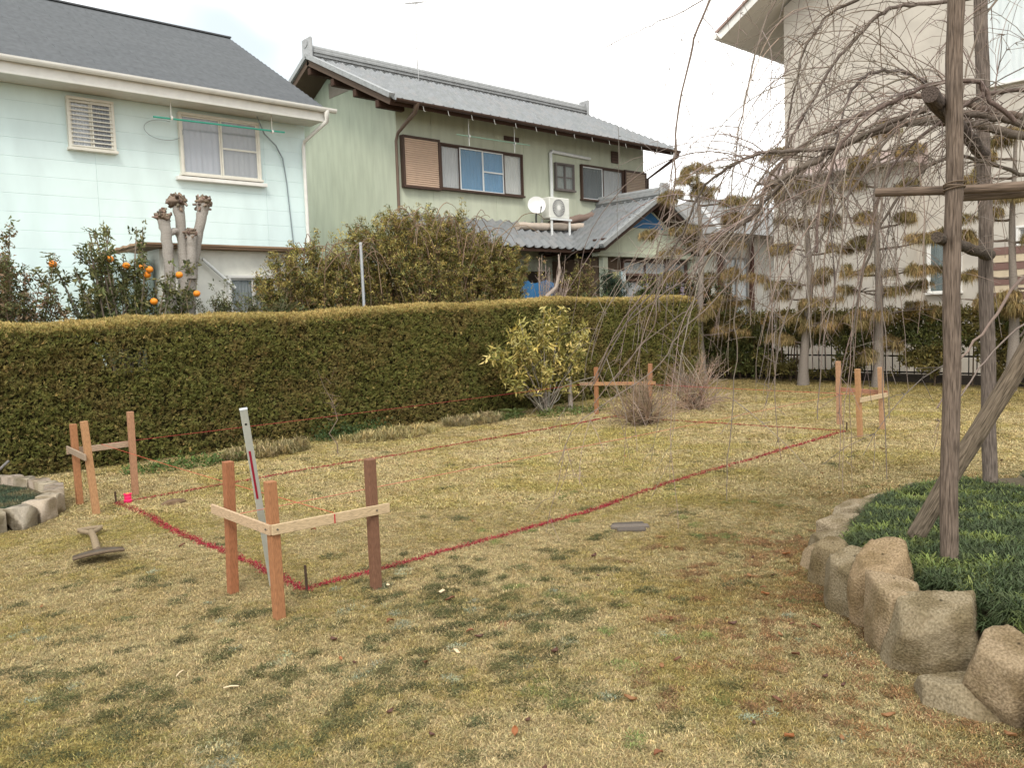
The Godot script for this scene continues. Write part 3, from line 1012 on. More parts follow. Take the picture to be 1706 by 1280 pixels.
func make_blue_house() -> void:
	var zb := -14.8
	var h := thing("pale_blue_house", "pale blue clapboard house with dark slate roof behind the hedge", "house", Vector3(4, 0, zb))
	var blue := L(0.68, 0.82, 0.82)
	var white := L(0.78, 0.77, 0.73)
	var s := Shape.new()
	s.slab(Vector3(-4, -0.05, -22.2), Vector3(8.17, 5.46, zb - 0.03), blue)
	s.face([Vector3(8.17, 5.4, -22.2), Vector3(8.17, 5.4, zb - 0.03), Vector3(8.17, 7.9, -18.25)], Vector3.RIGHT, blue)
	put(s, "wall", MAT["siding"], h)
	var joints := [-4.0, -1.7, 1.3, 4.3, 7.3, 8.18]
	for i in joints.size() - 1:
		for r in 19:
			s = Shape.new()
			var y0 := 0.02 + r * 0.287
			var y1 := minf(y0 + 0.287, 5.44)
			var xa: float = joints[i]
			var xb: float = joints[i + 1]
			s.box(Vector3((xa + xb) * 0.5, (y0 + y1) * 0.5, zb - 0.014), Vector3(xb - xa - 0.002, y1 - y0 - 0.0012, 0.024), vary(blue, 0.012), Basis.IDENTITY, 0.003)
			put(s, "siding_plank", MAT["siding"], h, Vector3((xa + xb) * 0.5, y0, zb))
	# roof
	var e := Vector3(0, 5.66, -14.2)
	var rg := Vector3(0, 8.06, -18.25)
	var down := (e - rg).normalized()
	var up := Vector3(0, -down.z, down.y)
	if up.y < 0.0:
		up = -up
	s = Shape.new()
	for sgn in [1.0, -1.0]:
		var a := Vector3(0, 5.6, -18.25 + sgn * 4.05)
		var b := Vector3(0, 8.0, -18.25)
		var nn := Vector3(0, 4.05, sgn * 2.4).normalized()
		var xl := Vector3(-4.3, 0, 0)
		var xr := Vector3(8.3, 0, 0)
		var t := nn * -0.1
		s.face([a + xl, a + xr, b + xr, b + xl], nn, L(0.06, 0.062, 0.066))
		s.face([a + xl + t, a + xr + t, b + xr + t, b + xl + t], -nn, white)
		s.face([a + xl, a + xr, a + xr + t, a + xl + t], Vector3(0, 0, sgn), white)
		s.face([a + xr, b + xr, b + xr + t, a + xr + t], Vector3.RIGHT, white)
		s.face([a + xl, b + xl, b + xl + t, a + xl + t], Vector3.LEFT, white)
	var roof := put(s, "roof", MAT["slate"], h, Vector3(4, 5.6, -16))
	var length := (e - rg).length()
	var rows := 24
	var pitch := length / rows
	var bas := Basis(Vector3.RIGHT, up, down).rotated(Vector3.RIGHT, 0.085)
	var slate_meshes := []
	for k in 5:
		s = Shape.new()
		s.box(Vector3.ZERO, Vector3(0.908, 0.007, pitch + 0.05), vary(L(0.105, 0.112, 0.12), 0.04), Basis.IDENTITY, 0.002)
		slate_meshes.append(done(s, "slate"))
	var rest := Shape.new()
	for r in rows:
		var off := fmod(r * 0.455, 0.91)
		var x := -4.3 - off + 0.455
		while x < 8.6:
			var w := 0.902
			var xc := x
			if x + 0.451 > 8.32:
				w = 8.32 - (x - 0.451)
				xc = x - 0.451 + w * 0.5
			if w > 0.08:
				var p := rg.lerp(e, (r + 0.5) / rows) + Vector3(xc, 0, 0) + up * 0.014
				if xc > 2.2:
					piece(slate_meshes[rng.randi() % 5], "slate", roof, Transform3D(Basis(bas.x * (w / 0.902), bas.y, bas.z), p))
				else:
					rest.box(p, Vector3(w, 0.007, pitch + 0.05), L(0.105, 0.112, 0.12), bas)
			x += 0.91
	put(rest, "far_slates", MAT["slate"], roof).set_meta("kind", "stuff")
	s = Shape.new()
	s.bar(Vector3(-4.3, 8.09, -18.25), Vector3(8.34, 8.09, -18.25), 0.14, 0.03, L(0.10, 0.105, 0.11))
	put(s, "ridge_cap", MAT["slate"], roof)
	s = Shape.new()
	s.slab(Vector3(-4.3, 5.44, zb + 0.01), Vector3(8.3, 5.46, -14.24), L(0.62, 0.60, 0.54))
	put(s, "soffit", MAT["paint"], h)
	s = Shape.new()
	s.slab(Vector3(-4.3, 5.42, -14.235), Vector3(8.32, 5.60, -14.2), white, 0.005)
	put(s, "fascia", MAT["paint"], h)
	s = Shape.new()
	var prof := []
	for k in 9:
		var a := PI * k / 8.0
		prof.append(Vector2(cos(a) * 0.065, -sin(a) * 0.075))
	for k in 8:
		var p: Vector2 = prof[k]
		var q: Vector2 = prof[k + 1]
		s.face([Vector3(-4.4, 5.66 + p.y, -14.13 + p.x), Vector3(8.5, 5.66 + p.y, -14.13 + p.x), Vector3(8.5, 5.66 + q.y, -14.13 + q.x), Vector3(-4.4, 5.66 + q.y, -14.13 + q.x)], Vector3(0, p.y + q.y, p.x + q.x), white)
	s.face([Vector3(8.5, 5.66, -14.065), Vector3(8.5, 5.585, -14.13), Vector3(8.5, 5.66, -14.195)], Vector3.RIGHT, white)
	put(s, "gutter", MAT["paint"], h)
	s = Shape.new()
	s.tube([Vector3(8.3, 5.62, -14.13), Vector3(8.3, 5.42, -14.13), Vector3(8.12, 5.12, -14.72), Vector3(8.1, 5.0, -14.735), Vector3(8.1, 0.0, -14.735)], [0.06, 0.04, 0.035, 0.035, 0.035], 8, white)
	put(s, "downpipe", MAT["paint"], h)
	# windows
	var w := Wall.new()
	w.plane = zb
	var cream := L(0.72, 0.70, 0.62)
	var lw := window(h, w, 3.9, 4.62, 4.5, 5.36, cream, [0.0, 0.5, 1.0], [L(0.62, 0.63, 0.68), L(0.16, 0.14, 0.15)], "cream window behind horizontal bars")
	for k in 11:
		s = Shape.new()
		s.slab(Vector3(3.92, 4.565 + k * 0.07, zb + 0.075), Vector3(4.6, 4.587 + k * 0.07, zb + 0.09), cream, 0.004)
		put(s, "bar", MAT["paint"], lw)
	window(h, w, 5.69, 7.19, 4.25, 5.36, cream, [0.0, 0.5, 1.0], [L(0.40, 0.41, 0.46), L(0.33, 0.33, 0.35)], "cream sliding window with grey curtains", 0.07, null, [1])
	s = Shape.new()
	s.slab(Vector3(5.6, 4.17, zb - 0.002), Vector3(7.28, 4.235, zb + 0.12), white, 0.006)
	put(s, "sill", MAT["paint"], h)
	var lp := thing("laundry_pole", "thin green laundry pole hung under the pale blue house's eaves", "pole", Vector3(6.3, 5.2, -14.42))
	s = Shape.new()
	s.tube([Vector3(5.15, 5.13, -14.42), Vector3(7.55, 5.17, -14.42)], [0.016, 0.016], 8, L(0.06, 0.40, 0.30))
	put(s, "rod", MAT["plastic"], lp)
	for x in [5.45, 7.3]:
		s = Shape.new()
		s.tube([Vector3(x, 5.44, -14.42), Vector3(x, 5.12, -14.42)], [0.008, 0.008], 6, white)
		s.lathe(Vector3(x - 0.02, 5.15, -14.42), Vector3.RIGHT, [Vector2(0.035, 0), Vector2(0.035, 0.04), Vector2(0.0, 0.04)], 10, white)
		put(s, "hanger", MAT["plastic"], lp)
	var cb := thing("drop_cable", "grey cable hanging down the pale blue wall near its corner", "cable", Vector3(7.4, 4.6, -14.7))
	s = Shape.new()
	s.tube([Vector3(7.1, 5.44, -14.6), Vector3(7.28, 5.16, -14.7), Vector3(7.52, 4.98, -14.74), Vector3(7.66, 4.75, -14.76), Vector3(7.72, 4.3, -14.77), Vector3(7.8, 3.0, -14.77)], [0.012, 0.014, 0.014, 0.014, 0.012, 0.012], 6, L(0.22, 0.27, 0.29))
	put(s, "wire", MAT["plastic"], cb)
	s = Shape.new()
	var ring := []
	var rr := []
	for k in 25:
		var a := TAU * k / 24.0 * 0.85 + 1.2
		ring.append(Vector3(5.42 + cos(a) * 0.33, 5.0 + sin(a) * 0.17, -14.72))
		rr.append(0.006)
	s.tube(ring, rr, 5, L(0.32, 0.36, 0.38))
	tag(put(s, "cable_loop", MAT["plastic"]), "thin grey cable loop on the pale blue wall left of the curtained window", "cable")

var TILES := []
func make_tiles() -> void:
	for k in 5:
		var s := Shape.new()
		var pr := [Vector2(-0.142, 0.004), Vector2(-0.10, -0.022), Vector2(-0.03, -0.034), Vector2(0.04, -0.022), Vector2(0.085, 0.016), Vector2(0.115, 0.034), Vector2(0.145, 0.016)]
		var col := vary(L(0.20, 0.208, 0.215), 0.10)
		var g := []
		for z in [-0.15, 0.15]:
			var row := []
			for p in pr:
				row.append(Vector3(p.x, p.y, z))
			g.append(row)
		s.sheet(g, func(_p: Vector3) -> Color: return col)
		if s.n[3].y < 0.0:
			s.flip()
		for i in pr.size() - 1:
			s.face([Vector3(pr[i].x, pr[i].y, 0.15), Vector3(pr[i + 1].x, pr[i + 1].y, 0.15), Vector3(pr[i + 1].x, pr[i + 1].y - 0.014, 0.148), Vector3(pr[i].x, pr[i].y - 0.014, 0.148)], Vector3(0, 0, 1), col)
		TILES.append(done(s, "kawara"))

# tiles over the slope from the eave line (a to b) up to height of ridge; upslope = vector from eave to top
func tile_slope(roof: Node, a: Vector3, b: Vector3, upslope: Vector3, singles: Callable, keep: Callable) -> void:
	var across := (b - a).normalized()
	var down := -upslope.normalized()
	var nn := down.cross(across).normalized()
	if nn.y < 0.0:
		nn = -nn
		across = -across
		var q := a
		a = b
		b = q
	nn = down.cross(across).normalized()
	if nn.y < 0.0:
		nn = -nn
	var rows := int(upslope.length() / 0.238)
	var n := int((b - a).length() / 0.266)
	var bas := Basis(nn.cross(down).normalized(), nn, down).rotated(nn.cross(down).normalized(), 0.19)
	var rest := Shape.new()
	for r in rows:
		for k in n:
			var p := a + (b - a) * ((k + 0.5) / n) + upslope * ((r + 0.35) / rows) + nn * 0.045
			if not keep.call(p, r):
				continue
			var xf := Transform3D(bas, p)
			var m: ArrayMesh = TILES[rng.randi() % 5]
			if singles.call(p, r):
				piece(m, "tile", roof, xf)
			else:
				var ar := m.surface_get_arrays(0)
				var st := rest.v.size()
				for i in ar[Mesh.ARRAY_VERTEX].size():
					rest.v.append(xf * ar[Mesh.ARRAY_VERTEX][i])
					rest.n.append(bas * ar[Mesh.ARRAY_NORMAL][i])
					rest.c.append(ar[Mesh.ARRAY_COLOR][i])
				for i in ar[Mesh.ARRAY_INDEX]:
					rest.ix.append(st + i)
	if rest.v.size() > 0:
		put(rest, "upper_tiles", MAT["kawara"], roof).set_meta("kind", "stuff")

func shutter(h: Node, w: Wall, u0: float, u1: float, y0: float, y1: float, col: Color, brown: Color, label: String) -> void:
	var s := Shape.new()
	rect(s, w, u0, u1, y0, y0 + 0.05, -0.01, 0.13, brown)
	rect(s, w, u0, u1, y1 - 0.05, y1, -0.01, 0.13, brown)
	rect(s, w, u0, u0 + 0.045, y0 + 0.051, y1 - 0.051, -0.01, 0.128, brown)
	rect(s, w, u1 - 0.045, u1, y0 + 0.051, y1 - 0.051, -0.01, 0.128, brown)
	var box_ := put(s, "shutter_box", MAT["paint"], h, w.at(u0, y0, 0))
	box_.set_meta("label", label)
	s = Shape.new()
	var n := int((y1 - y0 - 0.1) / 0.045)
	for k in n:
		var a := y0 + 0.05 + (y1 - y0 - 0.1) * k / n
		rect(s, w, u0 + 0.046, u1 - 0.046, a + 0.003, a + (y1 - y0 - 0.1) / n - 0.003, 0.06, 0.112, col, 0.01)
	put(s, "slat_panel", MAT["paint"], box_)

func make_green_house() -> void:
	make_tiles()
	var zg := -15.0
	var h := thing("pale_green_house", "pale green two-storey house with grey tiled roof and lower tiled wing", "house", Vector3(14.5, 0, zg))
	var green := L(0.55, 0.585, 0.47)
	var brown := L(0.075, 0.045, 0.035)
	var tilec := L(0.30, 0.31, 0.315)
	var s := Shape.new()
	s.slab(Vector3(10.55, -0.05, -20.5), Vector3(19.02, 6.3, zg - 0.04), green)
	put(s, "wall", MAT["panel"], h)
	# wall panels with narrow joints, front
	var n := 9
	for k in n:
		s = Shape.new()
		var xa := lerpf(10.5, 19.06, float(k) / n)
		var xb := lerpf(10.5, 19.06, float(k + 1) / n)
		s.box(Vector3((xa + xb) * 0.5, 3.2, zg - 0.015), Vector3(xb - xa - 0.004, 6.4, 0.03), vary(green, 0.012), Basis.IDENTITY, 0.003)
		put(s, "wall_panel", MAT["panel"], h, Vector3((xa + xb) * 0.5, 0, zg))
	# gable side, facing -x: panels with sloping tops
	n = 6
	for k in n:
		var za := lerpf(zg - 0.03, -20.5, float(k) / n) - 0.002
		var zb := lerpf(zg - 0.03, -20.5, float(k + 1) / n) + 0.002
		var ya := 7.6 - absf(za + 17.5) * 0.48
		var yb := 7.6 - absf(zb + 17.5) * 0.48
		var ym := 7.6 if (za > -17.5 and zb < -17.5) else (ya + yb) * 0.5
		var zm := -17.5 if (za > -17.5 and zb < -17.5) else (za + zb) * 0.5
		s = Shape.new()
		s.face([Vector3(10.5, 0, za), Vector3(10.5, ya, za), Vector3(10.5, ym, zm), Vector3(10.5, yb, zb), Vector3(10.5, 0, zb)], Vector3.LEFT, vary(green, 0.012))
		s.face([Vector3(10.5, 0, za), Vector3(10.5, ya, za), Vector3(10.54, ya, za), Vector3(10.54, 0, za)], Vector3(0, 0, 1), green)
		s.face([Vector3(10.5, 0, zb), Vector3(10.5, yb, zb), Vector3(10.54, yb, zb), Vector3(10.54, 0, zb)], Vector3(0, 0, -1), green)
		put(s, "wall_panel", MAT["panel"], h, Vector3(10.5, 0, (za + zb) * 0.5))
	s = Shape.new()
	s.slab(Vector3(10.485, 6.95, -17.7), Vector3(10.5, 7.3, -16.55), L(0.34, 0.29, 0.24))
	put(s, "gable_vent", MAT["paint"], h)
	# main roof
	s = Shape.new()
	for sgn in [1.0, -1.0]:
		var a := Vector3(0, 6.12, -17.5 + sgn * 3.3)
		var b := Vector3(0, 7.72, -17.5)
		var nn := Vector3(0, 3.3, sgn * 1.6).normalized()
		var xl := Vector3(9.85, 0, 0)
		var xr := Vector3(19.45, 0, 0)
		var t := nn * -0.14
		s.face([a + xl, a + xr, b + xr, b + xl], nn, tilec * 0.6)
		s.face([a + xl + t, a + xr + t, b + xr + t, b + xl + t], -nn, L(0.12, 0.085, 0.06))
		s.face([a + xl, a + xr, a + xr + t, a + xl + t], Vector3(0, 0, sgn), brown)
		s.face([a + xr, b + xr, b + xr + t, a + xr + t], Vector3.RIGHT, brown)
		s.face([a + xl, b + xl, b + xl + t, a + xl + t], Vector3.LEFT, L(0.14, 0.10, 0.075))
	var roof := put(s, "roof", MAT["dark_timber"], h, Vector3(14.5, 6.1, -15))
	tile_slope(roof, Vector3(9.83, 6.12, -14.2), Vector3(19.47, 6.12, -14.2), Vector3(0, 1.6, -3.3), func(_p: Vector3, r: int) -> bool: return r < 3, func(_p: Vector3, _r: int) -> bool: return true)
	var ridge := Shape.new()
	ridge.slab(Vector3(9.95, 7.72, -17.62), Vector3(19.3, 7.94, -17.38), tilec, 0.015)
	ridge.slab(Vector3(9.93, 7.78, -17.66), Vector3(19.32, 7.8, -17.34), tilec)
	ridge.slab(Vector3(9.93, 7.86, -17.65), Vector3(19.32, 7.88, -17.35), tilec)
	ridge.tube([Vector3(9.9, 7.97, -17.5), Vector3(19.32, 7.97, -17.5)], [0.085, 0.085], 10, tilec)
	put(ridge, "ridge", MAT["kawara"], roof)
	for x in [9.86, 19.36]:
		s = Shape.new()
		s.box(Vector3(x, 7.95, -17.5), Vector3(0.09, 0.5, 0.42), tilec * 1.15, Basis.IDENTITY, 0.04)
		s.tube([Vector3(x - 0.06, 8.06, -17.5), Vector3(x + 0.06, 8.06, -17.5)], [0.1, 0.1], 10, tilec * 1.1)
		put(s, "ridge_end", MAT["kawara"], roof)
	# verge tiles along the gable
	s = Shape.new()
	s.bar(Vector3(9.86, 6.16, -14.18), Vector3(9.86, 7.78, -17.5), 0.14, 0.1, tilec)
	s.bar(Vector3(9.86, 6.16, -20.82), Vector3(9.86, 7.78, -17.5), 0.14, 0.1, tilec)
	put(s, "verge_tiles", MAT["kawara"], roof)
	for z in [-14.75, -15.6, -16.5, -17.5, -18.5]:
		s = Shape.new()
		var y: float = 7.44 - absf(z + 17.5) * 0.48
		s.box(Vector3(10.2, y, z), Vector3(0.66, 0.16, 0.13), brown, Basis.IDENTITY, 0.008)
		put(s, "purlin_end", MAT["dark_timber"], h)
	s = Shape.new()
	for k in 6:
		var a := PI * k / 6.0
		var b := PI * (k + 1) / 6.0
		s.face([Vector3(9.9, 6.1 - sin(a) * 0.06, -14.13 + cos(a) * 0.06), Vector3(19.6, 6.1 - sin(a) * 0.06, -14.13 + cos(a) * 0.06), Vector3(19.6, 6.1 - sin(b) * 0.06, -14.13 + cos(b) * 0.06), Vector3(9.9, 6.1 - sin(b) * 0.06, -14.13 + cos(b) * 0.06)], Vector3(0, -1, cos((a + b) * 0.5)), brown)
	put(s, "gutter", MAT["paint"], h)
	s = Shape.new()
	s.tube([Vector3(10.45, 6.1, -14.13), Vector3(10.45, 5.92, -14.2), Vector3(10.44, 5.6, -14.85), Vector3(10.44, 5.45, -14.93), Vector3(10.42, 0.0, -14.93)], [0.07, 0.05, 0.034, 0.034, 0.034], 8, L(0.16, 0.11, 0.085))
	put(s, "downpipe", MAT["paint"], h)
	s = Shape.new()
	s.tube([Vector3(19.5, 6.1, -14.13), Vector3(19.5, 5.95, -14.13), Vector3(19.12, 5.4, -14.9), Vector3(19.12, 4.0, -14.93)], [0.08, 0.05, 0.034, 0.034], 8, brown)
	put(s, "downpipe", MAT["paint"], h)
	for k in 14:
		s = Shape.new()
		var x := 10.6 + k * 0.66
		s.tube([Vector3(x, 6.04, -14.12), Vector3(x + 0.02, 5.95, -14.12), Vector3(x + 0.05, 5.93, -14.12)], [0.008, 0.008, 0.006], 5, L(0.5, 0.5, 0.48))
		put(s, "gutter_hook", MAT["plain"], h)
	# upper windows
	var w := Wall.new()
	w.plane = zg
	var salmon := L(0.60, 0.44, 0.33)
	var wht := L(0.78, 0.80, 0.80)
	shutter(h, w, 10.58, 11.6, 4.47, 5.6, salmon, brown, "salmon slatted shutter box beside the wide window")
	var bl := L(0.10, 0.27, 0.47)
	window(h, w, 11.62, 14.2, 4.5, 5.56, brown, [0.0, 0.215, 0.5, 0.765, 1.0], [L(0.5, 0.5, 0.51), bl, bl * 1.1, L(0.62, 0.62, 0.6)], "wide brown window with two blue panes in white sashes", 0.07, [null, wht, wht, null], [2])
	window(h, w, 15.36, 16.06, 4.78, 5.5, L(0.16, 0.14, 0.13), [0.0, 0.5, 1.0], [L(0.30, 0.31, 0.29), L(0.30, 0.31, 0.29)], "small grey frosted window", 0.07, null, [0, 1])
	window(h, w, 16.34, 18.06, 4.6, 5.55, brown, [0.0, 0.5, 1.0], [L(0.075, 0.08, 0.09), L(0.42, 0.42, 0.43)], "brown window with one dark pane in a white sash", 0.07, [wht, null])
	shutter(h, w, 18.08, 19.04, 4.6, 5.56, L(0.40, 0.31, 0.24), brown, "brown slatted shutter box at the far corner")
	for q in [[13.65, 14.15, 5.86, 5.97], [17.62, 17.92, 5.72, 6.04]]:
		s = Shape.new()
		rect(s, w, q[0], q[1], q[2], q[3], 0.0, 0.03, brown, 0.008)
		for k in 4:
			rect(s, w, q[0] + 0.03, q[1] - 0.03, lerpf(q[2], q[3], (k + 0.3) / 4.2), lerpf(q[2], q[3], (k + 0.8) / 4.2), 0.03, 0.04, brown * 1.5, 0.002)
		put(s, "vent", MAT["paint"], h)
	s = Shape.new()
	s.tube([Vector3(15.2, 4.55, -14.94), Vector3(15.2, 5.7, -14.94), Vector3(15.26, 5.76, -14.94), Vector3(16.7, 5.72, -14.94)], [0.045, 0.045, 0.045, 0.04], 8, wht)
	put(s, "conduit", MAT["paint"], h)
	# lower tiled lean-to
	s = Shape.new()
	s.face([Vector3(10.2, 3.2, -13.85), Vector3(16.1, 3.2, -13.85), Vector3(16.1, 3.86, -15), Vector3(10.2, 3.86, -15)], Vector3(0, 1, 0.5), tilec * 0.6)
	s.face([Vector3(10.2, 3.08, -13.85), Vector3(16.1, 3.08, -13.85), Vector3(16.1, 3.74, -15), Vector3(10.2, 3.74, -15)], Vector3(0, -1, -0.5), brown)
	s.face([Vector3(10.2, 3.08, -13.85), Vector3(16.1, 3.08, -13.85), Vector3(16.1, 3.2, -13.85), Vector3(10.2, 3.2, -13.85)], Vector3(0, 0, 1), brown)
	s.face([Vector3(10.2, 3.08, -13.85), Vector3(10.2, 3.2, -13.85), Vector3(10.2, 3.86, -15), Vector3(10.2, 3.74, -15)], Vector3.LEFT, brown)
	var lean := put(s, "lower_roof", MAT["dark_timber"], h, Vector3(12.8, 3.2, -14))
	tile_slope(lean, Vector3(10.2, 3.2, -13.85), Vector3(16.1, 3.2, -13.85), Vector3(0, 0.66, -1.15), func(p: Vector3, _r: int) -> bool: return p.x > 11.0, func(p: Vector3, _r: int) -> bool: return p.y > 3.14 + (p.x - 14.75) * 0.57)
	# gabled wing towards the garden, its ridge square to the main roof
	var ax := 17.06
	var ay := 4.46
	var half := 2.3
	var ey := 3.16
	var z0 := -12.85
	s = Shape.new()
	for sgn in [-1.0, 1.0]:
		var a := Vector3(ax + sgn * half, ey, 0)
		var b := Vector3(ax, ay, 0)
		var nn := Vector3(sgn * (ay - ey), half, 0).normalized()
		var t := nn * -0.12
		var f := Vector3(0, 0, z0)
		var k := Vector3(0, 0, -15.0)
		s.face([a + f, b + f, b + k, a + k], nn, tilec * 0.6)
		s.face([a + f + t, b + f + t, b + k + t, a + k + t], -nn, L(0.10, 0.07, 0.05))
		s.face([a + f, b + f, b + f + t, a + f + t], Vector3(0, 0, 1), L(0.09, 0.06, 0.05))
		s.face([a + f, a + k, a + k + t, a + f + t], Vector3(sgn, 0, 0), brown)
	var wing := put(s, "wing_roof", MAT["dark_timber"], h, Vector3(ax, ey, -13.5))
	tile_slope(wing, Vector3(ax - half, ey, z0 - 0.02), Vector3(ax - half, ey, -15.0), Vector3(half, ay - ey, 0), func(_p: Vector3, _r: int) -> bool: return true, func(_p: Vector3, _r: int) -> bool: return true)
	tile_slope(wing, Vector3(ax + half, ey, z0 - 0.02), Vector3(ax + half, ey, -15.0), Vector3(-half, ay - ey, 0), func(_p: Vector3, _r: int) -> bool: return false, func(_p: Vector3, _r: int) -> bool: return true)
	s = Shape.new()
	s.slab(Vector3(ax - 0.11, ay, -15.0), Vector3(ax + 0.11, ay + 0.16, z0 + 0.02), tilec, 0.01)
	s.slab(Vector3(ax - 0.14, ay + 0.06, -15.0), Vector3(ax + 0.14, ay + 0.08, z0 + 0.04), tilec)
	s.tube([Vector3(ax, ay + 0.19, -15.0), Vector3(ax, ay + 0.19, z0 + 0.03)], [0.08, 0.08], 10, tilec)
	put(s, "ridge", MAT["kawara"], wing)
	s = Shape.new()
	s.box(Vector3(ax, ay + 0.16, z0 + 0.06), Vector3(0.36, 0.4, 0.09), tilec * 1.15, Basis.IDENTITY, 0.04)
	put(s, "ridge_end", MAT["kawara"], wing)
	s = Shape.new()
	s.bar(Vector3(ax - half - 0.05, ey + 0.0, z0 - 0.02), Vector3(ax, ay + 0.05, z0 - 0.02), 0.1, 0.14, tilec, Vector3(0, 0, 1))
	s.bar(Vector3(ax + half + 0.05, ey + 0.0, z0 - 0.02), Vector3(ax, ay + 0.05, z0 - 0.02), 0.1, 0.14, tilec, Vector3(0, 0, 1))
	put(s, "verge_tiles", MAT["kawara"], wing)
	var zw := -13.35
	s = Shape.new()
	s.face([Vector3(15.2, 3.06, zw), Vector3(18.95, 3.06, zw), Vector3(18.95, 3.2, zw), Vector3(ax, 4.3, zw), Vector3(15.2, 3.26, zw)], Vector3(0, 0, 1), green * 1.1)
	put(s, "gable_wall", MAT["panel"], h)
	s = Shape.new()
	s.slab(Vector3(15.0, 2.96, zw - 0.1), Vector3(19.1, 3.06, zw + 0.12), green * 0.85, 0.01)
	put(s, "cornice", MAT["panel"], h)
	s = Shape.new()
	for p in [Vector2(15.05, 3.3), Vector2(16.1, 3.86), Vector2(17.06, 4.2), Vector2(18.2, 3.75)]:
		s.box(Vector3(p.x, p.y, zw + 0.2), Vector3(0.12, 0.14, 0.5), brown, Basis.IDENTITY, 0.008)
	put(s, "purlin_ends", MAT["dark_timber"], wing)
	s = Shape.new()
	s.face([Vector3(16.45, 3.72, zw + 0.012), Vector3(17.7, 3.72, zw + 0.012), Vector3(17.6, 3.92, zw + 0.012), Vector3(17.06, 4.22, zw + 0.012), Vector3(16.6, 3.97, zw + 0.012)], Vector3(0, 0, 1), L(0.06, 0.20, 0.42))
	var sheet_ := put(s, "gable_cover", MAT["paint"], h)
	sheet_.set_meta("label", "blue sheet in the wing's gable peak")
	# ground floor of the wing and under the lean-to
	s = Shape.new()
	s.slab(Vector3(15.2, 0, -15.0), Vector3(18.95, 2.96, zw - 0.12), L(0.16, 0.11, 0.08))
	put(s, "wing_wall", MAT["dark_timber"], h)
	for x in [15.25, 18.9]:
		s = Shape.new()
		s.slab(Vector3(x, 0, zw - 0.1), Vector3(x + 0.18, 2.96, zw + 0.05), green, 0.01)
		put(s, "pillar", MAT["panel"], h)
	w = Wall.new()
	w.plane = zw - 0.12
	window(h, w, 16.1, 18.8, 2.5, 2.92, brown * 1.6, [0.0, 0.33, 0.66, 1.0], [L(0.42, 0.42, 0.42), L(0.42, 0.42, 0.44), L(0.42, 0.42, 0.42)], "low transom window over the glazed door")
	window(h, w, 16.1, 18.8, 0.4, 2.42, brown * 1.6, [0.0, 0.33, 0.66, 1.0], [L(0.46, 0.45, 0.47), L(0.44, 0.43, 0.46), L(0.42, 0.32, 0.46)], "glazed sliding door with grey curtains")
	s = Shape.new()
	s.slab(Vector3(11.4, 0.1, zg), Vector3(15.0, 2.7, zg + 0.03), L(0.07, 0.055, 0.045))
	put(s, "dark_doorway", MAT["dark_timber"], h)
	var cl := thing("striped_towel", "yellow and blue-white striped cloth hanging beside the wing's door", "cloth", Vector3(15.9, 1.5, zw))
	s = Shape.new()
	var strip := [L(0.55, 0.52, 0.22), L(0.6, 0.58, 0.4), L(0.42, 0.55, 0.60), L(0.62, 0.66, 0.66)]
	for k in 8:
		s.slab(Vector3(15.62 + k * 0.06, 1.3, zw + 0.02 + 0.012 * (k % 2)), Vector3(15.68 + k * 0.06, 2.6, zw + 0.03 + 0.012 * (k % 2)), strip[k / 2], 0.004)
	s.tube([Vector3(15.45, 2.62, zw + 0.03), Vector3(16.2, 2.62, zw + 0.03)], [0.012, 0.012], 6, L(0.5, 0.5, 0.5))
	put(s, "cloth", MAT["cloth"], cl)
	var tp := thing("blue_sheet", "bright blue sheet standing in front of the green house's ground floor", "sheet", Vector3(13.2, 0, -13.5))
	s = Shape.new()
	var g := []
	for r in 6:
		var row := []
		for k in 9:
			row.append(Vector3(12.55 + k * 0.15, r * 0.47 + (0.04 * sin(k * 1.3) if r == 5 else 0.0), -13.5 + 0.05 * sin(k * 1.7 + r)))
		g.append(row)
	s.sheet(g, func(_p: Vector3) -> Color: return L(0.045, 0.17, 0.36))
	put(s, "tarpaulin", MAT["plastic"], tp)
	# things standing on the lean-to
	var ac := thing("air_conditioner", "white outdoor air-conditioner unit standing on the lower tiled roof", "air conditioner", Vector3(15.2, 3.6, -14.45))
	s = Shape.new()
	s.slab(Vector3(14.58, 3.98, -14.72), Vector3(15.3, 4.5, -14.42), L(0.74, 0.75, 0.70), 0.02)
	put(s, "casing", MAT["paint"], ac)
	s = Shape.new()
	s.lathe(Vector3(14.9, 4.24, -14.42), Vector3(0, 0, 1), [Vector2(0.215, 0.0), Vector2(0.215, 0.012), Vector2(0.2, 0.012), Vector2(0.2, 0.002), Vector2(0.0, 0.002)], 28, L(0.25, 0.25, 0.25))
	put(s, "fan_opening", MAT["paint"], ac)
	s = Shape.new()
	for k in 26:
		var a := TAU * k / 26.0
		s.bar(Vector3(14.9 + cos(a) * 0.055, 4.24 + sin(a) * 0.055, -14.412), Vector3(14.9 + cos(a) * 0.2, 4.24 + sin(a) * 0.2, -14.412), 0.011, 0.006, L(0.7, 0.71, 0.68), Vector3(0, 0, 1))
	s.lathe(Vector3(14.9, 4.24, -14.416), Vector3(0, 0, 1), [Vector2(0.06, 0.0), Vector2(0.06, 0.014), Vector2(0.0, 0.016)], 18, L(0.78, 0.78, 0.75))
	put(s, "fan_grille", MAT["paint"], ac)
	for x in [14.62, 15.26]:
		s = Shape.new()
		s.slab(Vector3(x - 0.025, 3.4, -14.42), Vector3(x + 0.025, 3.98, -14.38), wht, 0.004)
		s.slab(Vector3(x - 0.025, 3.55, -14.76), Vector3(x + 0.025, 3.98, -14.72), wht, 0.004)
		put(s, "stand_leg", MAT["paint"], ac)
	s = Shape.new()
	s.slab(Vector3(14.56, 3.93, -14.40), Vector3(15.32, 3.975, -14.36), wht, 0.004)
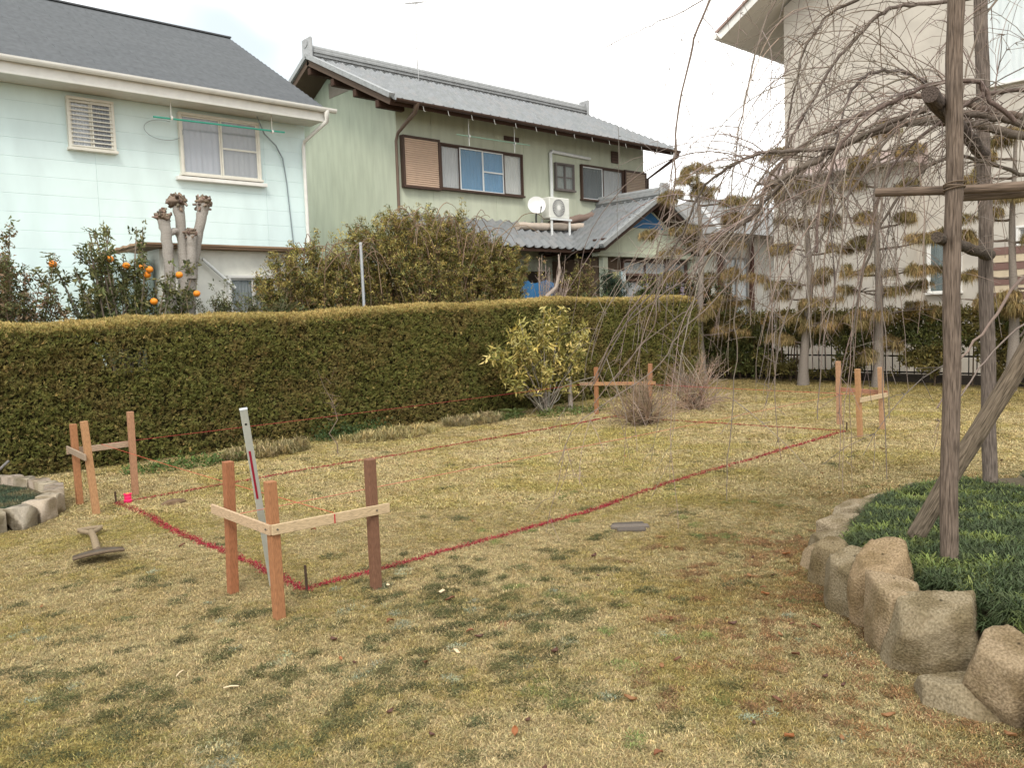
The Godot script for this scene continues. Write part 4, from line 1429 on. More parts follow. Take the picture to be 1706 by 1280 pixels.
	put(s, "stand_bar", MAT["paint"], ac)
	var di := thing("satellite_dish", "round white satellite dish beside the air-conditioner unit", "satellite dish", Vector3(14.2, 4.3, -14.5))
	s = Shape.new()
	var face_dir := Vector3(-0.55, 0.25, 0.8)
	s.lathe(Vector3(14.22, 4.28, -14.5), face_dir, [Vector2(0.0, -0.05), Vector2(0.12, -0.035), Vector2(0.22, 0.0), Vector2(0.225, -0.005), Vector2(0.12, -0.05), Vector2(0.0, -0.065)], 28, L(0.8, 0.8, 0.8))
	put(s, "reflector", MAT["paint"], di)
	s = Shape.new()
	s.tube([Vector3(14.22, 4.07, -14.45), Vector3(14.12, 4.05, -14.28), Vector3(14.08, 4.2, -14.2)], [0.012, 0.01, 0.02], 6, L(0.2, 0.2, 0.2))
	put(s, "feed_arm", MAT["plain"], di)
	s = Shape.new()
	s.tube([Vector3(14.28, 4.28, -14.55), Vector3(14.28, 4.0, -14.6), Vector3(14.28, 3.58, -14.6)], [0.022, 0.022, 0.022], 8, L(0.1, 0.1, 0.1))
	put(s, "mast", MAT["metal"], di)
	for q in [["rolled_mat", "long dark brown rolled mat lying on the lower roof under the wall", Vector3(14.9, 3.86, -14.72), Vector3(16.75, 4.22, -14.82), 0.1, L(0.24, 0.18, 0.15)], ["rolled_mat", "cream rolled mat lying in front under the air-conditioner", Vector3(13.6, 3.74, -14.55), Vector3(16.0, 3.84, -14.55), 0.09, L(0.52, 0.44, 0.37)]]:
		s = Shape.new()
		var a: Vector3 = q[2]
		var b: Vector3 = q[3]
		var pts := []
		var rr := []
		for k in 12:
			pts.append(a.lerp(b, k / 11.0) + Vector3(0, sin(k * 1.3) * 0.01, 0))
			rr.append(q[4] * (1.0 + 0.1 * sin(k * 2.1)))
		s.tube(pts, rr, 12, q[5], true, 0.06)
		tag(put(s, q[0], MAT["cloth"], self, a), q[1], "mat")
	lp_rods()
	# aerials on the ridge
	var an := thing("roof_aerial", "thin wire television aerial on the pale green house's ridge", "aerial", Vector3(13.0, 8.0, -17.5))
	s = Shape.new()
	s.tube([Vector3(13.0, 7.9, -17.5), Vector3(13.05, 10.0, -17.5)], [0.014, 0.01], 6, L(0.4, 0.4, 0.4))
	put(s, "mast", MAT["plain"], an)
	s = Shape.new()
	s.tube([Vector3(12.6, 9.55, -17.35), Vector3(13.4, 9.85, -17.65)], [0.009, 0.009], 5, L(0.4, 0.4, 0.4))
	for k in 6:
		var c := Vector3(12.6, 9.55, -17.35).lerp(Vector3(13.4, 9.85, -17.65), k / 5.0)
		s.tube([c + Vector3(0.1, 0, 0.25) * (0.6 + k * 0.08), c - Vector3(0.1, 0, 0.25) * (0.6 + k * 0.08)], [0.006, 0.006], 5, L(0.45, 0.45, 0.45))
	put(s, "antenna_rods", MAT["plain"], an)
	for k in 3:
		s = Shape.new()
		var a := k * TAU / 3.0
		s.tube([Vector3(13.02, 8.6, -17.5), Vector3(13.0 + cos(a) * 0.7, 7.75 - absf(sin(a)) * 0.2, -17.5 + sin(a) * 0.6)], [0.005, 0.005], 4, L(0.5, 0.5, 0.5))
		put(s, "guy_wire", MAT["plain"], an)

func lp_rods() -> void:
	var lp := thing("wall_laundry_pole", "thin pale green laundry pole hung before the pale green wall", "pole", Vector3(12.8, 5.6, -14.6))
	var s := Shape.new()
	s.tube([Vector3(11.75, 5.66, -14.45), Vector3(14.0, 5.68, -14.45)], [0.012, 0.012], 6, L(0.3, 0.5, 0.38))
	put(s, "rod", MAT["plastic"], lp)
	for x in [12.1, 13.5]:
		s = Shape.new()
		s.tube([Vector3(x, 6.12, -14.45), Vector3(x, 5.45, -14.45)], [0.01, 0.01], 6, L(0.7, 0.72, 0.7))
		s.lathe(Vector3(x - 0.02, 5.66, -14.45), Vector3.RIGHT, [Vector2(0.04, 0), Vector2(0.04, 0.04), Vector2(0.0, 0.04)], 10, L(0.75, 0.75, 0.72))
		put(s, "hanger", MAT["plastic"], lp)

func make_beige_house() -> void:
	var h := thing("beige_house", "tall beige stucco house with broad eaves behind the propped tree", "house", Vector3(19, 0, -6))
	var beige := L(0.54, 0.50, 0.44)
	var white := L(0.78, 0.77, 0.74)
	var x := 18.5
	var s := Shape.new()
	var eave := func(z: float) -> float: return 8.0 + 0.6 * (z + 11.4) if z < -4.5 else 12.14 - 0.6 * (z + 4.5)
	s.face([Vector3(x, -0.05, -10.28), Vector3(x, eave.call(-10.28), -10.28), Vector3(x, eave.call(-4.5), -4.5), Vector3(x, eave.call(2.0), 2.0), Vector3(x, -0.05, 2.0)], Vector3.LEFT, beige)
	s.face([Vector3(x, -0.05, -10.28), Vector3(x, eave.call(-10.28), -10.28), Vector3(27, eave.call(-10.28), -10.28), Vector3(27, -0.05, -10.28)], Vector3(0, 0, -1), beige)
	s.face([Vector3(x, -0.05, 2.0), Vector3(x, eave.call(2.0), 2.0), Vector3(27, eave.call(2.0), 2.0), Vector3(27, -0.05, 2.0)], Vector3(0, 0, 1), beige)
	s.face([Vector3(27, -0.05, -10.28), Vector3(27, eave.call(-10.28), -10.28), Vector3(27, eave.call(-4.5), -4.5), Vector3(27, eave.call(2.0), 2.0), Vector3(27, -0.05, 2.0)], Vector3.RIGHT, beige)
	put(s, "wall", MAT["stucco"], h)
	s = Shape.new()
	var top := L(0.34, 0.24, 0.21)
	for sgn in [-1.0, 1.0]:
		var z_e := -11.4 if sgn < 0 else 2.4
		var a := Vector3(0, 8.06 if sgn < 0 else 8.06, z_e)
		var b := Vector3(0, 12.2, -4.5)
		var nn := Vector3(0, absf(z_e + 4.5), sgn * 4.14).normalized()
		var xl := Vector3(17.55, 0, 0)
		var xr := Vector3(27.9, 0, 0)
		var t := nn * 0.22
		s.face([a + xl + t, a + xr + t, b + xr + t, b + xl + t], nn, top)
		s.face([a + xl, a + xr, b + xr, b + xl], -nn, L(0.66, 0.63, 0.57))
		s.face([a + xl, b + xl, b + xl + t, a + xl + t], Vector3.LEFT, white)
		s.face([a + xl, a + xr, a + xr + t, a + xl + t], Vector3(0, 0, sgn), white)
		s.face([a + xr, b + xr, b + xr + t, a + xr + t], Vector3.RIGHT, white)
	var roof := put(s, "roof", MAT["paint"], h, Vector3(20, 8, -6))
	s = Shape.new()
	s.bar(Vector3(17.52, 8.24, -11.5), Vector3(17.52, 12.42, -4.5), 0.05, 0.06, top, Vector3(1, 0, 0))
	put(s, "verge_trim", MAT["paint"], roof)
	s = Shape.new()
	s.tube([Vector3(17.4, 8.1, -11.48), Vector3(27.9, 8.1, -11.48)], [0.065, 0.065], 8, white)
	put(s, "gutter", MAT["paint"], h)
	# ground-floor bay with a thin lean-to roof
	s = Shape.new()
	s.slab(Vector3(17.9, -0.05, -10.25), Vector3(x + 0.05, 4.5, -7.2), beige)
	put(s, "bay", MAT["stucco"], h)
	s = Shape.new()
	var pk := L(0.36, 0.28, 0.26)
	s.face([Vector3(17.66, 4.56, -10.45), Vector3(17.66, 4.56, -7.0), Vector3(x, 4.92, -7.0), Vector3(x, 4.92, -10.45)], Vector3(-0.4, 1, 0), pk)
	s.face([Vector3(17.66, 4.47, -10.45), Vector3(17.66, 4.47, -7.0), Vector3(x, 4.47, -7.0), Vector3(x, 4.47, -10.45)], Vector3.DOWN, white)
	s.face([Vector3(17.66, 4.47, -10.45), Vector3(17.66, 4.47, -7.0), Vector3(17.66, 4.56, -7.0), Vector3(17.66, 4.56, -10.45)], Vector3.LEFT, L(0.16, 0.11, 0.1))
	s.face([Vector3(17.66, 4.47, -7.0), Vector3(17.66, 4.56, -7.0), Vector3(x, 4.92, -7.0), Vector3(x, 4.47, -7.0)], Vector3(0, 0, 1), pk)
	s.face([Vector3(17.66, 4.47, -10.45), Vector3(17.66, 4.56, -10.45), Vector3(x, 4.92, -10.45), Vector3(x, 4.47, -10.45)], Vector3(0, 0, -1), pk)
	put(s, "bay_roof", MAT["paint"], h)
	s = Shape.new()
	s.tube([Vector3(17.6, 4.5, -10.5), Vector3(17.6, 4.5, -6.95)], [0.05, 0.05], 8, L(0.33, 0.28, 0.26))
	put(s, "gutter", MAT["paint"], h)
	var w := Wall.new()
	w.turn = 1
	w.plane = x
	window(h, w, -6.98, -6.3, 1.72, 3.08, white, [0.0, 1.0], [L(0.10, 0.12, 0.115)], "white framed ground-floor window with dark glass")
	window(h, w, -5.95, -4.1, 5.78, 7.7, white, [0.0, 0.5, 1.0], [L(0.72, 0.76, 0.76), L(0.70, 0.75, 0.76)], "white framed upper window with pale curtains")
	window(h, w, -5.3, -3.5, 0.9, 3.0, white, [0.0, 0.5, 1.0], [L(0.4, 0.38, 0.36), L(0.4, 0.38, 0.36)], "ground-floor window behind the striped blind")
	s = Shape.new()
	for k in 8:
		rect(s, w, -5.72, -4.9, 1.4 + k * 0.15, 1.55 + k * 0.15, 0.12 + 0.01 * k, 0.13 + 0.01 * k, L(0.62, 0.52, 0.38) if k % 2 == 0 else L(0.22, 0.14, 0.12), 0.0)
	tag(put(s, "striped_blind", MAT["cloth"], self, Vector3(18.4, 1.4, -5.3)), "brown and cream striped blind hung on the beige wall", "blind")

func make_other_buildings() -> void:
	var h := thing("hip_roofed_house", "low distant house with a grey hip roof between the green and beige houses", "house", Vector3(26, 0, -17))
	var s := Shape.new()
	s.slab(Vector3(22.9, -0.05, -20), Vector3(31, 4.1, -15.2), L(0.55, 0.54, 0.5))
	put(s, "wall", MAT["stucco"], h)
	s = Shape.new()
	var a := Vector3(22.2, 4.0, -14.5)
	var b := Vector3(31.5, 4.0, -14.5)
	var c := Vector3(31.5, 4.0, -20.6)
	var d := Vector3(22.2, 4.0, -20.6)
	var r0 := Vector3(24.6, 5.55, -17.2)
	var r1 := Vector3(29.0, 5.55, -17.2)
	var g := L(0.17, 0.165, 0.16)
	s.face([a, b, r1, r0], Vector3(0, 1, 1), g)
	s.face([d, a, r0], Vector3(-1, 1, 0), g)
	s.face([c, d, r0, r1], Vector3(0, 1, -1), g)
	s.face([b, c, r1], Vector3(1, 1, 0), g)
	s.face([a, b, c, d], Vector3.DOWN, L(0.3, 0.26, 0.22))
	var roof := put(s, "roof", MAT["kawara"], h)
	s = Shape.new()
	s.bar(a, r0, 0.16, 0.1, L(0.42, 0.42, 0.42))
	s.bar(r0, r1, 0.18, 0.12, L(0.3, 0.3, 0.3))
	put(s, "hip_tiles", MAT["kawara"], roof)
	for k in 4:
		s = Shape.new()
		s.slab(Vector3(23.0 + k * 1.9, 0, -15.2), Vector3(23.16 + k * 1.9, 4.0, -15.08), L(0.13, 0.07, 0.055), 0.01)
		put(s, "pillar", MAT["dark_timber"], h)
	var w := Wall.new()
	w.plane = -15.2
	window(h, w, 23.3, 24.7, 1.2, 3.3, L(0.2, 0.2, 0.2), [0.0, 0.5, 1.0], [L(0.5, 0.5, 0.5), L(0.55, 0.55, 0.55)])
	# white shed with a rusty sheet roof, in front of the pale blue house
	var sh := thing("white_shed", "low white shed with rusty sheet roof behind the pollarded tree", "shed", Vector3(5.6, 0, -12.8))
	s = Shape.new()
	s.slab(Vector3(4.45, -0.05, -14.2), Vector3(6.7, 2.74, -12.6), L(0.78, 0.78, 0.71))
	put(s, "wall", MAT["paint"], sh)
	s = Shape.new()
	for k in 12:
		s.box(Vector3(5.5, 2.80, -12.45 - k * 0.16), Vector3(2.75, 0.03, 0.17), vary(L(0.42, 0.29, 0.20), 0.2), Basis(Vector3.RIGHT, 0.1 * (1 if k % 2 == 0 else -1)))
	s.slab(Vector3(4.2, 2.745, -14.3), Vector3(6.85, 2.775, -12.4), L(0.38, 0.27, 0.19))
	put(s, "sheet_roof", MAT["rust"], sh)
	w = Wall.new()
	w.plane = -12.6
	window(sh, w, 5.45, 6.3, 1.7, 2.35, L(0.7, 0.7, 0.68), [0.0, 0.5, 1.0], [L(0.25, 0.27, 0.28), L(0.3, 0.32, 0.33)])
	s = Shape.new()
	s.tube([Vector3(5.05, 2.6, -12.5), Vector3(5.55, 2.15, -12.5)], [0.025, 0.025], 8, L(0.7, 0.72, 0.72))
	put(s, "downpipe", MAT["paint"], sh)
	var tk := thing("water_tank", "pale green-grey tank beside the shed behind the orange tree", "tank", Vector3(4.35, 0, -12.6))
	s = Shape.new()
	s.lathe(Vector3(4.1, 0, -12.9), Vector3.UP, [Vector2(0.0, 0.0), Vector2(0.3, 0.0), Vector2(0.33, 0.1), Vector2(0.33, 2.5), Vector2(0.22, 2.66), Vector2(0.0, 2.7)], 20, L(0.36, 0.46, 0.45))
	put(s, "drum", MAT["plastic"], tk)

# ---------------------------------------------------------------- plants
func bez(a: Vector3, b: Vector3, c: Vector3, t: float) -> Vector3:
	return a.lerp(b, t).lerp(b.lerp(c, t), t)

func in_ball() -> Vector3:
	return rdir() * pow(rng.randf(), 0.4)

# stems from a base fanning into an ellipsoid, leaves along their outer lengths
func bush(called: String, label: String, cat: String, base: Vector3, ctr: Vector3, rad: Vector3, stems: int, per: int, kinds: Array, cols: Array, o := {}) -> Node3D:
	var t := thing(called, label, cat, base, o.get("group", ""))
	var s := Shape.new()
	var xfs := []
	var cc := PackedColorArray()
	var arch: float = o.get("arch", 0.25)
	var r0: float = o.get("r", 0.012)
	var foot: float = o.get("foot", 0.12)
	var from: float = o.get("from", 0.35)
	var stem_c: Color = o.get("stem", L(0.16, 0.12, 0.085))
	var size: float = o.get("size", 1.0)
	for k in stems:
		var tip := ctr + in_ball() * rad
		if o.get("shell", false):
			tip = ctr + rdir(0.3) * rad * rng.randf_range(0.8, 1.08)
		var a := base + Vector3(rng.randf_range(-foot, foot), -0.02, rng.randf_range(-foot, foot))
		var mid := a.lerp(tip, 0.5) + Vector3(0, arch * rad.y * rng.randf_range(0.3, 1.6), 0) + rdir() * 0.06
		var pts := []
		var rr := []
		var n := 9
		for i in n:
			var u := i / (n - 1.0)
			pts.append(bez(a, mid, tip, u) + (rdir() * 0.015 if i > 0 else Vector3.ZERO))
			rr.append(lerpf(r0, r0 * 0.22, u) * rng.randf_range(0.85, 1.15))
		var sc := vary(stem_c, 0.2)
		s.tube(pts, rr, 5, sc, false)
		for q in o.get("side", 2):
			var u := rng.randf_range(0.4, 0.95)
			var p := bez(a, mid, tip, u)
			var d := (rdir(0.4) + (tip - a).normalized() * 0.8).normalized() * rng.randf_range(0.12, 0.3) * (rad.y + 0.3)
			s.tube([p, p + d * 0.5 + rdir() * 0.02, p + d], [r0 * 0.35, r0 * 0.25, r0 * 0.12], 4, sc, false)
			for i in int(per * 0.35):
				xfs.append(Transform3D(Basis(rdir(), rng.randf() * TAU).scaled(Vector3.ONE * size * rng.randf_range(0.7, 1.25)), p + d * rng.randf_range(0.2, 1.05) + rdir() * 0.03))
				cc.append(vary(cols[rng.randi() % cols.size()], 0.3))
		for i in per:
			var u := rng.randf_range(from, 1.02)
			xfs.append(Transform3D(Basis(rdir(), rng.randf() * TAU).scaled(Vector3.ONE * size * rng.randf_range(0.7, 1.25)), bez(a, mid, tip, u) + rdir() * rng.randf_range(0.01, 0.07)))
			cc.append(vary(cols[rng.randi() % cols.size()], 0.3))
	put(s, "stems", MAT["twig"], t).set_meta("kind", "stuff")
	if xfs.size() > 0:
		spread("foliage", kinds, t, xfs, cc)
	return t

func make_garden_behind() -> void:
	var olive := L(0.36, 0.32, 0.105)
	var yel := L(0.58, 0.48, 0.16)
	var deep := L(0.12, 0.14, 0.055)
	var brn := L(0.26, 0.165, 0.085)
	# orange tree
	var ot := bush("orange_tree", "small glossy green citrus tree with ripe oranges above the hedge", "tree", Vector3(3.75, 0, -11.9), Vector3(3.72, 2.3, -11.9), Vector3(1.1, 0.75, 0.6), 40, 22, BIG_LEAVES, [deep, L(0.11, 0.125, 0.05), L(0.17, 0.17, 0.065), L(0.22, 0.20, 0.08)], {"r": 0.03, "from": 0.55, "foot": 0.1, "arch": 0.1, "stem": L(0.2, 0.17, 0.13), "side": 3, "size": 0.8})
	var oranges := [Vector3(2.78, 2.36, -11.62), Vector3(3.46, 2.44, -11.62), Vector3(3.72, 2.37, -11.8), Vector3(3.95, 2.36, -11.85), Vector3(3.96, 2.31, -11.62), Vector3(3.94, 2.24, -11.66), Vector3(4.35, 2.24, -11.6), Vector3(3.95, 1.87, -11.5), Vector3(4.6, 1.98, -11.65)]
	for p in oranges:
		var s := Shape.new()
		var pr := []
		for k in 9:
			var a := PI * k / 8.0
			pr.append(Vector2(sin(a) * 0.05, -cos(a) * 0.046 + 0.046))
		s.lathe(p, Vector3.UP, pr, 14, vary(L(0.80, 0.26, 0.025), 0.08))
		s.tube([p + Vector3(0, 0.09, 0), p + Vector3(0.01, 0.16, -0.03)], [0.004, 0.004], 5, L(0.08, 0.1, 0.03))
		put(s, "orange", MAT["plastic"], ot, p)
	bush("heavenly_bamboo", "dense dark shrub with reddish leaf tips at the far left above the hedge", "shrub", Vector3(2.15, 0, -11.7), Vector3(2.25, 2.15, -11.7), Vector3(0.75, 0.72, 0.5), 60, 34, LEAVES, [deep, L(0.15, 0.15, 0.06), L(0.13, 0.13, 0.05), L(0.22, 0.14, 0.075), L(0.36, 0.25, 0.17)], {"r": 0.016, "from": 0.5, "arch": 0.15, "side": 3, "size": 1.25})
	# pollarded trunk
	var pt := thing("pollarded_tree", "grey pollarded tree with four knobbly stumps above the hedge", "tree", Vector3(4.78, 0, -12.1))
	var barkc := L(0.40, 0.37, 0.335)
	var z := -12.1
	var limbs := [
		[[Vector3(4.72, 0, z), Vector3(4.74, 1.3, z), Vector3(4.80, 2.3, z), Vector3(4.78, 2.75, z), Vector3(4.74, 3.2, z + 0.02), Vector3(4.72, 3.42, z + 0.02)], [0.19, 0.17, 0.15, 0.105, 0.095, 0.12]],
		[[Vector3(4.80, 2.0, z), Vector3(4.95, 2.6, z), Vector3(5.05, 2.95, z + 0.04), Vector3(5.14, 3.25, z + 0.06), Vector3(5.18, 3.42, z + 0.08)], [0.13, 0.115, 0.10, 0.10, 0.13]],
		[[Vector3(4.42, 0, z + 0.05), Vector3(4.45, 1.5, z + 0.05), Vector3(4.47, 2.5, z + 0.05), Vector3(4.46, 2.95, z + 0.05), Vector3(4.42, 3.18, z + 0.05)], [0.12, 0.105, 0.10, 0.10, 0.12]],
		[[Vector3(4.84, 2.3, z + 0.1), Vector3(4.87, 2.75, z + 0.12), Vector3(4.88, 2.95, z + 0.13)], [0.1, 0.085, 0.1]],
		[[Vector3(4.5, 2.95, z + 0.05), Vector3(4.64, 3.0, z + 0.03), Vector3(4.74, 2.92, z)], [0.07, 0.06, 0.06]],
	]
	for l in limbs:
		for i in l[0].size():
			l[0][i] = Vector3(4.64 + (l[0][i].x - 4.8) * 0.78, l[0][i].y * 0.985, l[0][i].z)
			l[1][i] *= 0.74
	for l in limbs:
		var s := Shape.new()
		var pts := []
		var rr := []
		for i in l[0].size() - 1:
			for q in 5:
				pts.append(l[0][i].lerp(l[0][i + 1], q / 5.0) + rdir() * 0.008)
				rr.append(lerpf(l[1][i], l[1][i + 1], q / 5.0) * rng.randf_range(0.94, 1.06))
		pts.append(l[0][-1]); rr.append(l[1][-1])
		s.tube(pts, rr, 12, barkc, true, 0.05)
		put(s, "trunk", MAT["bark"], pt)
	for q in [[limbs[0][0][-1], 0.135, 61], [limbs[1][0][-1], 0.13, 62], [limbs[2][0][-1], 0.105, 63], [limbs[3][0][-1], 0.08, 64]]:
		var c: Vector3 = q[0]
		var s: Shape = rock(c, Vector3(2.0, 1.5, 2.0) * q[1], 0.4, q[2], L(0.26, 0.20, 0.16), 18)
		for i in 46:
			var d := rdir(0.25)
			var l := rng.randf_range(0.75, 1.12) + (0.35 if rng.randf() < 0.08 else 0.0)
			var from: Vector3 = c + d * q[1] * 0.45
			s.tube([from, c + d * q[1] * l * 0.85 + rdir() * 0.02, c + d * q[1] * l + rdir() * 0.03], [0.036, 0.024, rng.randf_range(0.005, 0.018)], 5, vary(L(0.27, 0.205, 0.16), 0.4))
		put(s, "knuckle", MAT["bark"], pt)
	bush("trailing_shrub", "thin grey-green trailing shrub under the pollarded tree", "shrub", Vector3(5.3, 0, -11.5), Vector3(5.2, 1.85, -11.5), Vector3(1.1, 0.42, 0.4), 60, 22, LEAVES, [L(0.11, 0.12, 0.06), L(0.15, 0.14, 0.06), deep], {"r": 0.009, "from": 0.4, "arch": 0.6, "stem": L(0.22, 0.17, 0.12), "foot": 0.8, "side": 3})
	# the big arching mounds
	var yg := [olive, yel, L(0.17, 0.16, 0.035), deep, L(0.30, 0.22, 0.06), brn]
	bush("arching_shrub", "tangled yellow-green shrub mound left of the metal pole", "shrub", Vector3(6.6, 0, -12.0), Vector3(6.6, 2.1, -12.0), Vector3(0.95, 0.75, 0.6), 130, 40, LEAVES, yg, {"r": 0.011, "from": 0.45, "arch": 0.7, "stem": L(0.20, 0.15, 0.10), "foot": 0.5, "side": 3, "shell": true})
	bush("arching_shrub", "largest domed yellow-green shrub in front of the pale green house", "shrub", Vector3(8.9, 0, -12.1), Vector3(8.75, 2.15, -12.1), Vector3(1.75, 1.32, 0.8), 330, 38, LEAVES, yg, {"r": 0.013, "from": 0.42, "arch": 0.85, "stem": L(0.21, 0.155, 0.105), "foot": 0.7, "side": 3, "shell": true})
	bush("arching_shrub", "drooping yellow-green shrub at the mound's end beside the bare tree", "shrub", Vector3(10.7, 0, -12.2), Vector3(10.5, 2.05, -12.1), Vector3(0.9, 1.0, 0.6), 170, 50, LEAVES, yg, {"r": 0.012, "from": 0.4, "arch": 0.95, "stem": L(0.21, 0.155, 0.105), "foot": 0.4, "side": 3, "shell": true})
	bush("arching_shrub", "yellow-green shrub hump between the domed shrub and the drooping one", "shrub", Vector3(9.9, 0, -12.4), Vector3(9.85, 2.2, -12.3), Vector3(1.0, 1.15, 0.6), 190, 46, LEAVES, yg, {"r": 0.012, "from": 0.42, "arch": 0.85, "stem": L(0.24, 0.18, 0.12), "foot": 0.5, "side": 3, "shell": true})
	# bare arching shoots over the mound
	for q in [["whip_shoots", "bare arching brown shoots over the domed shrub's crest", Vector3(9.3, 3.0, -11.8), 1.5, 60], ["whip_shoots", "bare curving shoots left of the domed shrub near the house corner", Vector3(7.0, 2.45, -11.8), 1.0, 34]]:
		var t := thing(q[0], q[1], "shrub", Vector3(q[2].x, 0, q[2].z))
		var s := Shape.new()
		for k in q[4]:
			var a: Vector3 = q[2] + Vector3(rng.randf_range(-1, 1) * q[3] * 0.7, -2.6 if k < 8 else rng.randf_range(-0.6, 0.1), rng.randf_range(-0.4, 0.4))
			var b := a + Vector3(rng.randf_range(-0.9, 0.9), 0.0, rng.randf_range(-0.3, 0.5))
			b.y = q[2].y + rng.randf_range(-0.35, 0.45)
			var top := a.lerp(b, 0.5)
			top.y = maxf(a.y, b.y) + rng.randf_range(0.25, 0.8)
			var pts := []
			var rr := []
			for i in 13:
				pts.append(bez(a, top, b, i / 12.0) + rdir() * 0.01)
				rr.append(lerpf(0.009, 0.005, i / 12.0))
			s.tube(pts, rr, 4, vary(L(0.23, 0.165, 0.115), 0.2), false)
		put(s, "stems", MAT["twig"], t).set_meta("kind", "stuff")
	# upright leafy shoots
	var k2 := 0
	var said := ["left of the corner drainpipe", "tallest, before the salmon shutter", "before the blue panes", "before the salmon shutter's foot"]
	for p in [Vector3(7.15, 3.05, -12.0), Vector3(7.95, 3.32, -12.0), Vector3(9.75, 3.65, -12.0), Vector3(9.0, 3.45, -12.0)]:
		bush("upright_shoot", "upright leafy shoot " + said[k2], "shrub", Vector3(p.x + 0.15, 0, p.z), p - Vector3(0, 0.12, 0), Vector3(0.12, 0.28, 0.12), 7, 9, LEAVES, [yel, olive], {"r": 0.008, "from": 0.78, "arch": 0.0, "foot": 0.08, "side": 1})
		k2 += 1
	var mp := thing("metal_pole", "thin grey metal pole standing behind the hedge before the shrubs", "pole", Vector3(7.35, 0, -11.3))
	var s := Shape.new()
	s.tube([Vector3(7.15, 0, -11.3), Vector3(7.13, 2.8, -11.3)], [0.024, 0.024], 10, L(0.42, 0.44, 0.46))
	s.lathe(Vector3(7.13, 2.8, -11.3), Vector3.UP, [Vector2(0.027, -0.03), Vector2(0.027, 0.01), Vector2(0.0, 0.015)], 10, L(0.5, 0.5, 0.5))
	put(s, "tube", MAT["alu"], mp)
	# bare pinkish tree and bushes right of the mound
	var bt := bush("bare_tree", "small bare pale-limbed tree beside the yellow-green mound", "tree", Vector3(11.75, 0, -11.9), Vector3(12.05, 2.45, -11.9), Vector3(0.6, 0.48, 0.4), 44, 1, LEAVES, [yel, brn], {"r": 0.014, "from": 0.8, "arch": 0.1, "stem": L(0.36, 0.28, 0.24), "foot": 0.1, "side": 5})
	s = Shape.new()
	s.tube([Vector3(11.5, 0, -11.7), Vector3(11.55, 1.6, -11.7), Vector3(11.68, 1.95, -11.7), Vector3(12.0, 2.12, -11.75), Vector3(12.12, 2.45, -11.75), Vector3(12.15, 2.8, -11.8)], [0.06, 0.05, 0.045, 0.04, 0.03, 0.012], 8, L(0.42, 0.35, 0.30))
	put(s, "trunk", MAT["bark"], bt)
	bush("reddish_bush", "reddish-green bush before the pale green pillar", "shrub", Vector3(13.0, 0, -12.0), Vector3(13.0, 2.3, -12.0), Vector3(0.4, 0.5, 0.35), 60, 24, LEAVES, [L(0.19, 0.11, 0.055), L(0.11, 0.10, 0.04), olive], {"r": 0.01, "from": 0.5, "side": 3})
	bush("pine_sapling", "dark blue-green needle bush before the wing's door", "shrub", Vector3(13.75, 0, -11.7), Vector3(13.7, 2.25, -11.7), Vector3(0.45, 0.28, 0.3), 40, 16, NEEDLES, [L(0.05, 0.075, 0.055), L(0.07, 0.09, 0.05)], {"r": 0.012, "from": 0.5})
	bush("camellia_bush", "glossy green bush under the first cloud-pruned conifer", "shrub", Vector3(15.2, 0, -11.7), Vector3(15.2, 1.9, -11.7), Vector3(0.75, 0.6, 0.5), 70, 22, BIG_LEAVES, [deep, L(0.09, 0.11, 0.035), olive], {"r": 0.014, "from": 0.5, "side": 3})
	bush("low_green_bush", "bright green low bush showing over the hedge right of the bare tree", "shrub", Vector3(12.6, 0, -11.3), Vector3(12.7, 1.85, -11.3), Vector3(0.5, 0.28, 0.3), 40, 18, LEAVES, [L(0.06, 0.11, 0.045), deep], {"r": 0.008, "from": 0.4})
	bush("leafy_screen", "dark leafy shrub between the hip-roofed house and back hedge", "shrub", Vector3(18.0, 0, -12.3), Vector3(18.0, 1.6, -12.3), Vector3(1.5, 1.0, 0.5), 120, 22, BIG_LEAVES, [L(0.06, 0.08, 0.035), L(0.10, 0.11, 0.05), brn], {"r": 0.012, "from": 0.35, "side": 3, "foot": 0.9})

